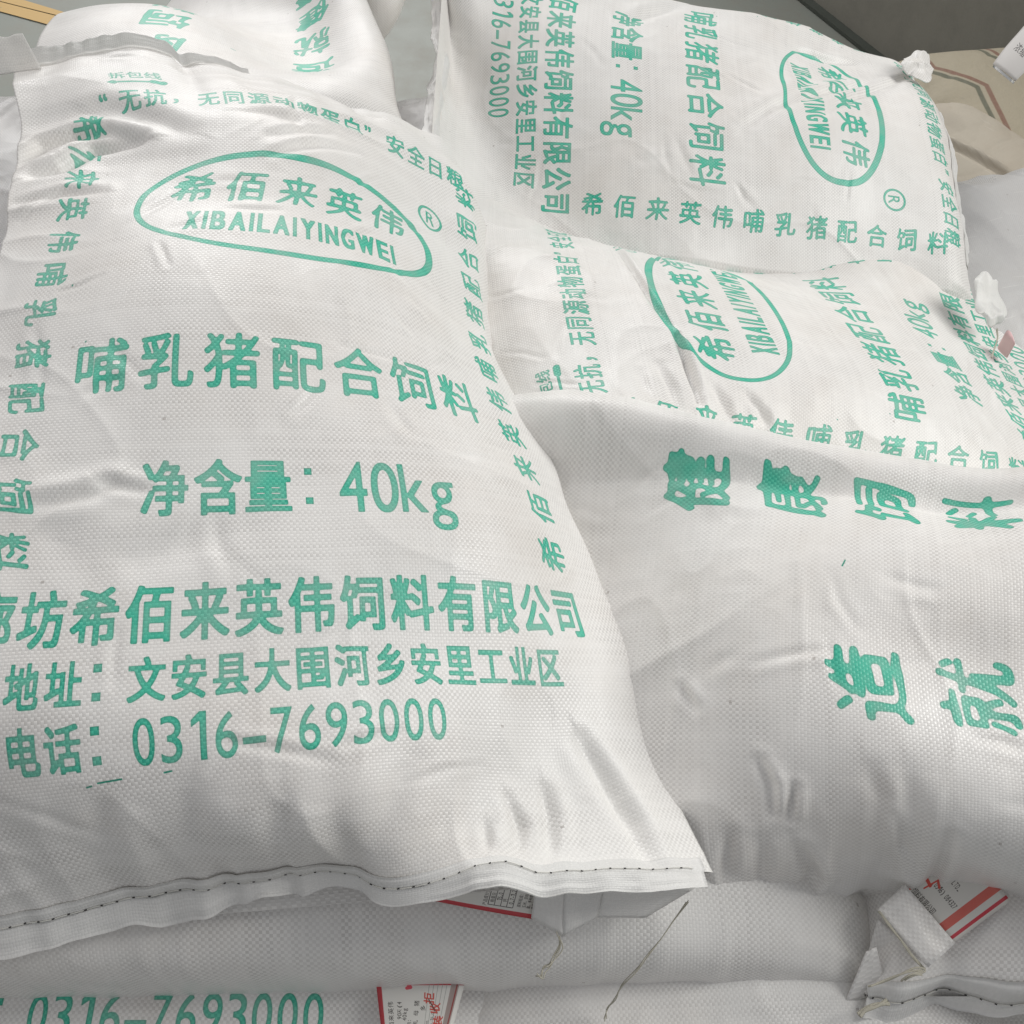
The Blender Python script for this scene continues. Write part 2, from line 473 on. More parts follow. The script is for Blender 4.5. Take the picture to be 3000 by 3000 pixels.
    if trans:
        tl = k.node('ShaderNodeBsdfTranslucent'); k.link(base, tl.inputs[0]); k.link(b1.outputs[0], tl.inputs['Normal'])
        ms = k.node('ShaderNodeMixShader'); ms.inputs[0].default_value = trans
        k.link(k.bsdf.outputs[0], ms.inputs[1]); k.link(tl.outputs[0], ms.inputs[2])
        k.link(ms.outputs[0], k.n['Material Output'].inputs[0])
    return k.m

M_FRONT = weave('printed_weave_front', IMG_F)
M_BACK = weave('printed_weave_back', IMG_B)
M_PLAIN = weave('plain_weave')
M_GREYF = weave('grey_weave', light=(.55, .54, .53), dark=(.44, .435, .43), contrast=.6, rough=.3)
M_HEM = weave('hem_weave', light=(.93, .92, .90), dark=(.85, .84, .82), contrast=.5, rough=.36, dirt=.15, trans=.3)
M_HEMT = weave('thin_hem_weave', light=(.90, .89, .87), dark=(.80, .79, .77), contrast=.7, rough=.36, dirt=.1, trans=.6)
M_BEIGE = weave('beige_dusty_weave', light=(.50, .45, .37), dark=(.40, .36, .295), contrast=.5, rough=.7, dirt=.6)

def simple(name, col, rough=.6, bump=0, bs=200, var=0.0, vs=30):
    k = NT(name)
    tc = k.node('ShaderNodeTexCoord').outputs['Object']
    n = k.noise(tc, vs, 4, .6)
    c2 = tuple(c * (1 - var) for c in col[:3]) + (1,)
    k.link(k.mix(n, col[:3] + (1,), c2), k.bsdf.inputs['Base Color'])
    k.bsdf.inputs['Roughness'].default_value = rough
    if bump:
        b = k.node('ShaderNodeBump'); b.inputs['Strength'].default_value = bump; b.inputs['Distance'].default_value = .001
        k.link(k.noise(tc, bs, 3), b.inputs['Height']); k.link(b.outputs[0], k.bsdf.inputs['Normal'])
    return k.m
M_STRING = simple('cotton_string', (.60, .57, .47), .9, .6, 900, .3, 80)
M_THREAD = simple('white_thread', (.72, .71, .66), .8, 0, 100, .15)
M_HOLE = simple('needle_hole', (.035, .032, .03), .9)

def paper(name, img):
    k = NT(name)
    uv = k.node('ShaderNodeUVMap', uv_map='UVMap').outputs[0]
    ti = k.node('ShaderNodeTexImage', image=img, extension='EXTEND'); k.link(uv, ti.inputs[0])
    n = k.noise(uv, 6, 4)
    k.link(k.mix(k.math('MULTIPLY', n, .16), ti.outputs[0], (.45, .42, .38, 1)), k.bsdf.inputs['Base Color'])
    k.bsdf.inputs['Roughness'].default_value = .5
    return k.m

# ------------------------------------------------------------------ the sack
def q(*a): return a
GRIDS = {
's1': [-4543,1947,8859,-4135,2034,8906,-3739,2118,8963,-3343,2191,9011,-2949,2242,9059,-2570,2272,9118,-2189,2321,9177,-1787,2357,9223,-1385,2379,9283,-992,2233,9319,-591,2192,9442,-215,2315,9588,196,2288,9502,584,2318,9344,967,2376,9179,1362,2404,9030,1739,2473,8852,-4640,2211,9171,-4235,2254,9250,-3834,2300,9330,-3433,2339,9394,-3034,2364,9453,-2634,2376,9517,-2232,2383,9580,-1830,2384,9633,-1428,2388,9678,-1032,2424,9658,-668,2526,9538,-302,2589,9380,93,2611,9291,482,2669,9180,866,2735,9045,1243,2784,8893,1603,2845,8707,-4726,2484,9479,-4323,2490,9587,-3922,2502,9688,-3517,2515,9766,-3109,2532,9830,-2696,2547,9886,-2282,2553,9944,-1864,2562,9993,-1447,2610,10000,-1050,2715,9906,-700,2841,9710,-368,2931,9469,-2,2984,9268,377,3046,9113,757,3119,8969,1130,3180,8805,1496,3245,8605,-4803,2779,9767,-4404,2763,9895,-4003,2750,10018,-3592,2750,10106,-3174,2782,10149,-2755,2832,10173,-2334,2869,10184,-1906,2905,10196,-1490,2975,10148,-1093,3080,10015,-706,3172,9867,-360,3260,9643,-35,3348,9389,313,3433,9168,680,3519,8981,1048,3592,8790,1411,3657,8578,-4871,3104,10025,-4470,3090,10150,-4068,3078,10272,-3655,3080,10351,-3235,3121,10352,-2818,3191,10334,-2399,3241,10284,-1964,3290,10262,-1551,3365,10195,-1146,3464,10039,-743,3542,9927,-379,3623,9732,-51,3719,9488,292,3815,9265,641,3917,9054,993,4009,8842,1348,4093,8634,-4927,3458,10243,-4518,3464,10334,-4108,3473,10415,-3699,3483,10461,-3282,3515,10439,-2869,3569,10387,-2454,3629,10326,-2035,3689,10277,-1629,3768,10203,-1233,3849,10072,-843,3927,9933,-466,4007,9763,-102,4100,9572,257,4198,9373,591,4313,9144,928,4423,8909,1292,4534,8697,-4968,3841,10413,-4555,3864,10456,-4147,3885,10489,-3746,3884,10503,-3328,3926,10511,-2912,3970,10456,-2499,4035,10402,-2087,4101,10351,-1681,4174,10267,-1281,4256,10163,-885,4331,10040,-504,4408,9884,-137,4496,9700,201,4595,9470,495,4714,9195,805,4829,8937,1126,4941,8686,-4998,4239,10534,-4581,4274,10544,-4167,4303,10553,-3775,4300,10564,-3367,4338,10568,-2959,4379,10525,-2549,4440,10472,-2140,4510,10414,-1733,4580,10334,-1329,4656,10246,-929,4732,10142,-544,4808,10001,-182,4895,9812,134,4999,9567,400,5120,9274,673,5237,8977,933,5357,8671,-5033,4645,10611,-4615,4686,10619,-4197,4717,10626,-3817,4713,10636,-3416,4747,10625,-3010,4789,10587,-2603,4847,10532,-2197,4918,10464,-1792,4986,10382,-1387,5058,10301,-985,5136,10210,-599,5210,10075,-242,5300,9894,70,5405,9658,330,5524,9382,580,5639,9073,818,5761,8750,-5084,5054,10652,-4673,5089,10682,-4270,5114,10715,-3873,5124,10707,-3470,5155,10689,-3067,5193,10649,-2667,5251,10596,-2262,5324,10523,-1858,5389,10424,-1451,5461,10337,-1043,5545,10259,-658,5615,10101,-314,5710,9935,-4,5815,9714,267,5934,9461,479,6042,9146,678,6154,8823,-5136,5471,10669,-4730,5502,10713,-4324,5524,10747,-3925,5535,10767,-3521,5559,10762,-3117,5600,10731,-2716,5659,10676,-2317,5728,10597,-1920,5794,10499,-1523,5867,10399,-1127,5945,10289,-758,6024,10132,-417,6117,9947,-112,6221,9713,141,6326,9438,363,6443,9153,557,6554,8842,-5188,5889,10667,-4784,5915,10737,-4376,5934,10797,-3977,5936,10828,-3574,5959,10836,-3172,6006,10818,-2773,6065,10766,-2377,6132,10682,-1985,6201,10577,-1598,6273,10456,-1220,6351,10318,-864,6432,10146,-537,6517,9926,-238,6617,9679,29,6721,9412,260,6835,9132,473,6938,8823,-5244,6308,10653,-4836,6322,10759,-4426,6330,10849,-4030,6331,10889,-3633,6359,10906,-3236,6411,10902,-2836,6471,10853,-2441,6537,10766,-2052,6609,10649,-1666,6682,10501,-1301,6762,10345,-964,6841,10156,-655,6912,9891,-365,7005,9631,-87,7118,9386,153,7226,9107,376,7323,8796,-5282,6730,10650,-4882,6717,10788,-4474,6710,10891,-4077,6731,10960,-3675,6768,10988,-3274,6822,10981,-2875,6882,10929,-2483,6949,10838,-2098,7021,10714,-1721,7094,10561,-1364,7175,10388,-1040,7255,10172,-748,7322,9896,-478,7410,9619,-216,7517,9361,34,7622,9086,265,7716,8784,-5290,7151,10694,-4901,7111,10847,-4525,7100,10952,-4122,7135,11024,-3716,7180,11056,-3312,7236,11044,-2913,7297,10987,-2522,7363,10892,-2140,7434,10766,-1769,7509,10614,-1417,7590,10432,-1098,7671,10200,-820,7735,9915,-570,7818,9619,-318,7916,9341,-56,8011,9059,211,8102,8771,-5247,7570,10768,-4915,7529,10885,-4554,7513,10972,-4158,7546,11051,-3755,7594,11091,-3354,7652,11077,-2957,7714,11015,-2569,7779,10917,-2190,7849,10792,-1822,7924,10642,-1473,8006,10462,-1153,8087,10231,-882,8151,9932,-644,8221,9613,-403,8302,9305,-143,8400,9030,138,8497,8770,-5295,7979,10786,-4938,7939,10872,-4572,7933,10951,-4189,7960,11041,-3796,8009,11082,-3400,8070,11066,-3007,8131,11004,-2622,8194,10907,-2247,8264,10785,-1885,8340,10636,-1541,8421,10460,-1220,8502,10242,-940,8561,9939,-700,8621,9609,-471,8689,9277,-219,8785,8992,64,8881,8734,-5348,8363,10789,-4966,8346,10853,-4592,8353,10922,-4229,8374,11010,-3849,8419,11026,-3454,8483,11011,-3058,8543,10956,-2675,8606,10867,-2307,8676,10749,-1954,8753,10603,-1623,8831,10413,-1311,8903,10182,-994,8963,9927,-740,9019,9608,-517,9081,9268,-271,9175,8976,5,9267,8704,-5392,8732,10820,-4997,8750,10865,-4613,8773,10909,-4272,8790,10972,-3904,8824,10950,-3488,8886,10927,-3090,8948,10895,-2714,9015,10823,-2363,9089,10701,-2019,9166,10566,-1692,9244,10384,-1374,9318,10168,-1047,9367,9908,-786,9415,9592,-549,9476,9269,-301,9576,8992,-36,9673,8734,-5467,9083,10867,-5052,9144,10892,-4637,9194,10927,-4269,9209,10934,-3892,9243,10925,-3502,9291,10908,-3120,9364,10891,-2746,9434,10830,-2399,9508,10707,-2062,9584,10563,-1745,9660,10371,-1443,9730,10136,-1138,9764,9849,-864,9804,9542,-597,9857,9230,-315,9969,8997,-25,10070,8762,-5536,9442,10841,-5124,9525,10846,-4711,9596,10867,-4322,9624,10895,-3936,9660,10936,-3551,9706,10956,-3169,9779,10946,-2793,9849,10885,-2433,9924,10764,-2090,10002,10598,-1775,10072,10374,-1483,10127,10099,-1196,10160,9795,-910,10210,9519,-623,10262,9269,-333,10371,9060,-42,10484,8835,-5604,9804,10826,-5196,9903,10787,-4783,9987,10790,-4388,10039,10891,-3997,10075,10969,-3609,10121,10998,-3227,10193,10990,-2852,10263,10922,-2491,10339,10798,-2149,10417,10622,-1833,10484,10393,-1537,10536,10127,-1256,10572,9854,-953,10619,9606,-633,10667,9377,-344,10775,9163,-60,10890,8941,-5643,10169,10880,-5238,10277,10831,-4828,10380,10842,-4437,10446,10983,-4050,10489,11011,-3676,10536,10999,-3301,10607,11000,-2937,10675,10909,-2586,10749,10790,-2251,10825,10614,-1928,10891,10408,-1603,10946,10194,-1308,10981,9933,-986,11028,9700,-651,11078,9451,-372,11180,9230,-85,11298,9037,-5739,10517,10992,-5332,10620,11009,-4929,10720,11071,-4537,10822,11122,-4167,10881,11035,-3797,10938,10979,-3420,11010,10967,-3057,11075,10856,-2703,11149,10732,-2363,11226,10561,-2026,11299,10389,-1675,11359,10221,-1362,11397,9969,-1046,11443,9730,-754,11486,9451,-461,11567,9190,-150,11665,8958,-5876,10866,11054,-5480,10974,11085,-5094,11074,11109,-4719,11151,11066,-4330,11235,11007,-3941,11319,10958,-3562,11395,10887,-3193,11463,10768,-2826,11538,10627,-2468,11621,10464,-2110,11695,10297,-1752,11756,10121,-1415,11800,9905,-1106,11837,9651,-835,11871,9362,-578,11923,9072,-297,11988,8799,-6018,11223,10983,-5629,11337,11015,-5242,11446,11037,-4853,11532,11012,-4465,11616,10967,-4082,11697,10893,-3710,11766,10773,-3339,11833,10634,-2960,11915,10499,-2590,11998,10334,-2224,12066,10153,-1855,12128,9975,-1501,12180,9781,-1173,12216,9542,-894,12247,9259,-668,12286,8950,-434,12316,8634,-6148,11580,10837,-5762,11701,10885,-5371,11825,10943,-4980,11923,10963,-4594,12006,10917,-4219,12077,10801,-3860,12127,10633,-3488,12191,10474,-3102,12281,10348,-2724,12364,10187,-2354,12431,10001,-1979,12495,9822,-1610,12557,9644,-1260,12604,9437,-962,12640,9177,-753,12669,8853,-577,12669,8493],
's2': [-1115,18589,10772,-1207,18245,10551,-1300,17906,10321,-1384,17589,10058,-1421,17328,9730,-1341,17156,9357,-1162,16997,9023,-1188,16673,8809,-1227,16252,8802,-1128,15842,8822,-1079,15423,8829,-1104,15002,8823,-1118,14581,8816,-1142,14161,8825,-1153,13741,8843,-1142,13322,8862,-1152,12903,8893,-770,18651,10541,-847,18293,10344,-921,17936,10148,-984,17582,9946,-1028,17239,9731,-1053,16926,9478,-1039,16671,9170,-998,16443,8833,-1033,16179,8523,-1064,15796,8437,-1045,15386,8431,-1028,14969,8431,-1019,14549,8433,-1009,14129,8443,-995,13710,8465,-978,13292,8491,-965,12873,8524,-420,18707,10316,-484,18336,10138,-547,17963,9964,-601,17586,9796,-646,17206,9630,-691,16832,9445,-738,16490,9206,-750,16227,8878,-732,16019,8513,-771,15724,8233,-821,15340,8121,-837,14931,8091,-833,14514,8086,-817,14096,8093,-795,13678,8111,-773,13261,8138,-752,12845,8170,-63,18754,10097,-121,18372,9933,-179,17989,9772,-235,17604,9612,-293,17223,9443,-351,16851,9256,-397,16483,9059,-416,16137,8844,-418,15847,8573,-426,15570,8294,-449,15242,8088,-482,14870,7953,-509,14474,7872,-522,14065,7830,-519,13651,7818,-507,13236,7825,-493,12822,7845,298,18793,9887,243,18408,9734,187,18023,9582,128,17639,9429,63,17257,9265,-3,16882,9089,-44,16494,8933,-55,16106,8811,-72,15743,8665,-90,15421,8454,-91,15105,8233,-98,14766,8035,-117,14406,7860,-143,14025,7718,-167,13625,7624,-176,13216,7582,-176,12805,7570,664,18826,9683,612,18437,9541,558,18050,9402,501,17663,9267,443,17275,9152,383,16884,9077,330,16484,9010,317,16084,8882,301,15690,8745,285,15321,8579,278,14978,8373,271,14642,8171,268,14306,7950,253,13959,7725,225,13586,7542,204,13192,7429,192,12790,7367,1033,18850,9483,988,18456,9359,941,18062,9240,891,17666,9138,838,17266,9067,781,16861,9027,731,16448,8974,704,16040,8875,687,15636,8763,674,15244,8624,662,14878,8438,651,14531,8230,645,14198,8010,632,13865,7762,616,13517,7539,605,13151,7367,593,12769,7242,1404,18858,9285,1371,18457,9189,1335,18056,9099,1289,17652,9028,1236,17246,8983,1181,16836,8954,1130,16421,8913,1099,16007,8843,1082,15598,8750,1070,15199,8626,1058,14817,8460,1046,14454,8266,1035,14108,8054,1022,13774,7822,1015,13437,7594,1013,13094,7374,1009,12741,7183,1778,18859,9092,1758,18448,9030,1734,18039,8970,1691,17629,8923,1634,17224,8895,1576,16814,8878,1526,16397,8855,1494,15981,8806,1477,15570,8720,1468,15169,8599,1458,14779,8449,1445,14403,8271,1435,14042,8075,1422,13695,7862,1414,13358,7645,1412,13028,7405,1428,12701,7168,2157,18854,8911,2143,18438,8879,2134,18019,8845,2097,17602,8818,2028,17200,8809,1965,16795,8807,1921,16378,8805,1889,15960,8767,1867,15549,8680,1865,15148,8556,1858,14752,8418,1842,14368,8248,1836,13996,8068,1824,13637,7865,1806,13290,7640,1806,12957,7418,1807,12628,7184,2544,18841,8753,2531,18424,8739,2519,18005,8723,2478,17588,8719,2420,17180,8729,2365,16772,8746,2323,16357,8750,2292,15940,8715,2274,15528,8636,2264,15126,8523,2256,14728,8389,2246,14340,8229,2239,13963,8050,2230,13599,7849,2215,13247,7635,2210,12900,7422,2200,12555,7205,2939,18821,8630,2927,18402,8625,2911,17985,8619,2866,17571,8627,2811,17164,8655,2764,16754,8692,2726,16340,8700,2695,15924,8661,2677,15512,8581,2666,15106,8483,2656,14706,8361,2647,14315,8210,2641,13937,8027,2636,13572,7822,2629,13218,7611,2620,12864,7404,2612,12506,7204,3342,18798,8553,3328,18378,8548,3315,17958,8543,3261,17548,8548,3199,17148,8582,3159,16743,8638,3127,16326,8647,3096,15910,8600,3077,15500,8511,3067,15088,8432,3059,14685,8326,3048,14293,8185,3040,13917,8000,3038,13555,7786,3040,13201,7565,3029,12846,7355,3021,12484,7160,3751,18776,8528,3733,18356,8510,3712,17937,8497,3658,17527,8498,3602,17127,8521,3562,16722,8557,3529,16310,8559,3500,15896,8520,3481,15484,8449,3471,15073,8377,3463,14668,8277,3454,14276,8136,3445,13901,7951,3439,13542,7734,3440,13191,7503,3432,12837,7282,3416,12485,7070,4160,18749,8545,4138,18332,8499,4110,17917,8463,4059,17509,8447,4006,17107,8447,3962,16703,8450,3929,16295,8443,3904,15884,8422,3887,15471,8382,3876,15060,8322,3869,14655,8226,3863,14263,8085,3854,13890,7900,3845,13531,7682,3839,13181,7449,3833,12833,7213,3822,12486,6975,4565,18712,8581,4541,18302,8491,4514,17892,8411,4458,17490,8363,4397,17095,8336,4352,16694,8319,4324,16290,8315,4306,15882,8315,4292,15470,8305,4281,15056,8267,4275,14648,8183,4272,14254,8044,4265,13881,7857,4256,13525,7638,4248,13178,7403,4242,12833,7163,4230,12490,6921,4971,18672,8598,4942,18275,8463,4911,17877,8333,4841,17486,8241,4769,17099,8187,4735,16696,8172,4717,16294,8184,4704,15890,8209,4693,15478,8226,4684,15062,8211,4681,14648,8142,4682,14251,8008,4676,13879,7815,4668,13524,7592,4660,13177,7358,4655,12832,7119,4647,12487,6881,5373,18651,8555,5334,18268,8389,5283,17887,8225,5190,17515,8085,5111,17127,8009,5117,16709,8021,5110,16305,8063,5099,15903,8117,5089,15494,8158,5083,15076,8152,5082,14661,8088,5088,14261,7959,5083,13891,7760,5076,13534,7536,5071,13184,7305,5067,12836,7069,5064,12486,6835,5754,18659,8424,5705,18280,8250,5647,17902,8075,5538,17542,7917,5454,17160,7842,5478,16741,7876,5491,16328,7954,5492,15922,8040,5482,15517,8099,5475,15102,8084,5468,14691,7998,5467,14294,7858,5478,13915,7675,5477,13550,7464,5471,13197,7236,5477,12845,7005,5475,12500,6778,6099,18706,8220,6048,18321,8059,5988,17936,7904,5914,17550,7788,5866,17155,7751,5876,16745,7791,5889,16337,7877,5892,15932,7967,5885,15528,8020,5883,15116,7989,5873,14710,7896,5857,14316,7755,5861,13935,7576,5868,13560,7383,5874,13193,7178,5880,12843,6942,5887,12499,6696,6418,18765,7979,6384,18365,7857,6350,17959,7753,6312,17555,7693,6283,17156,7696,6288,16750,7751,6297,16345,7830,6298,15936,7896,6293,15524,7918,6289,15112,7878,6280,14708,7792,6267,14317,7663,6253,13946,7492,6254,13567,7310,6274,13191,7122,6285,12842,6885,6287,12511,6624,6744,18815,7747,6733,18402,7676,6721,17985,7626,6708,17573,7616,6699,17169,7655,6702,16764,7729,6708,16356,7802,6708,15942,7837,6700,15526,7817,6692,15114,7758,6686,14707,7682,6679,14307,7582,6671,13921,7442,6671,13539,7271,6666,13168,7071,6677,12820,6829,6691,12501,6546,7096,18850,7555,7102,18431,7536,7106,18011,7526,7108,17592,7543,7104,17188,7608,7112,16783,7704,7117,16371,7777,7115,15951,7790,7107,15536,7724,7094,15125,7634,7091,14712,7568,7091,14306,7497,7090,13908,7387,7092,13523,7241,7078,13154,7041,7074,12805,6802,7095,12478,6532,7471,18880,7406,7479,18464,7430,7483,18044,7440,7489,17624,7458,7494,17215,7540,7504,16809,7649,7511,16395,7722,7512,15975,7726,7503,15562,7647,7492,15153,7547,7492,14741,7468,7493,14335,7383,7495,13935,7277,7502,13545,7145,7495,13170,6980,7486,12814,6770,7493,12455,6556,7858,18895,7268,7865,18482,7312,7867,18061,7324,7875,17642,7352,7878,17244,7464,7871,16851,7572,7887,16435,7634,7895,16017,7632,7884,15610,7569,7863,15212,7472,7850,14815,7346,7843,14419,7207,7841,14031,7067,7843,13647,6921,7849,13262,6774,7868,12877,6630,7883,12487,6481,8247,18895,7118,8261,18483,7180,8272,18071,7238,8279,17664,7314,8276,17270,7422,8261,16882,7515,8280,16468,7555,8283,16057,7530,8252,15668,7435,8185,15307,7289,8148,14926,7123,8145,14537,6964,8142,14150,6804,8131,13767,6640,8127,13386,6484,8152,13006,6364,8156,12625,6249,8636,18889,6960,8662,18481,7058,8682,18077,7166,8691,17678,7286,8688,17283,7398,8680,16886,7476,8692,16482,7487,8679,16085,7414,8612,15724,7254,8496,15402,7051,8435,15043,6858,8430,14658,6689,8425,14272,6523,8401,13893,6343,8348,13524,6154,8257,13168,5991,8189,12847,5962],
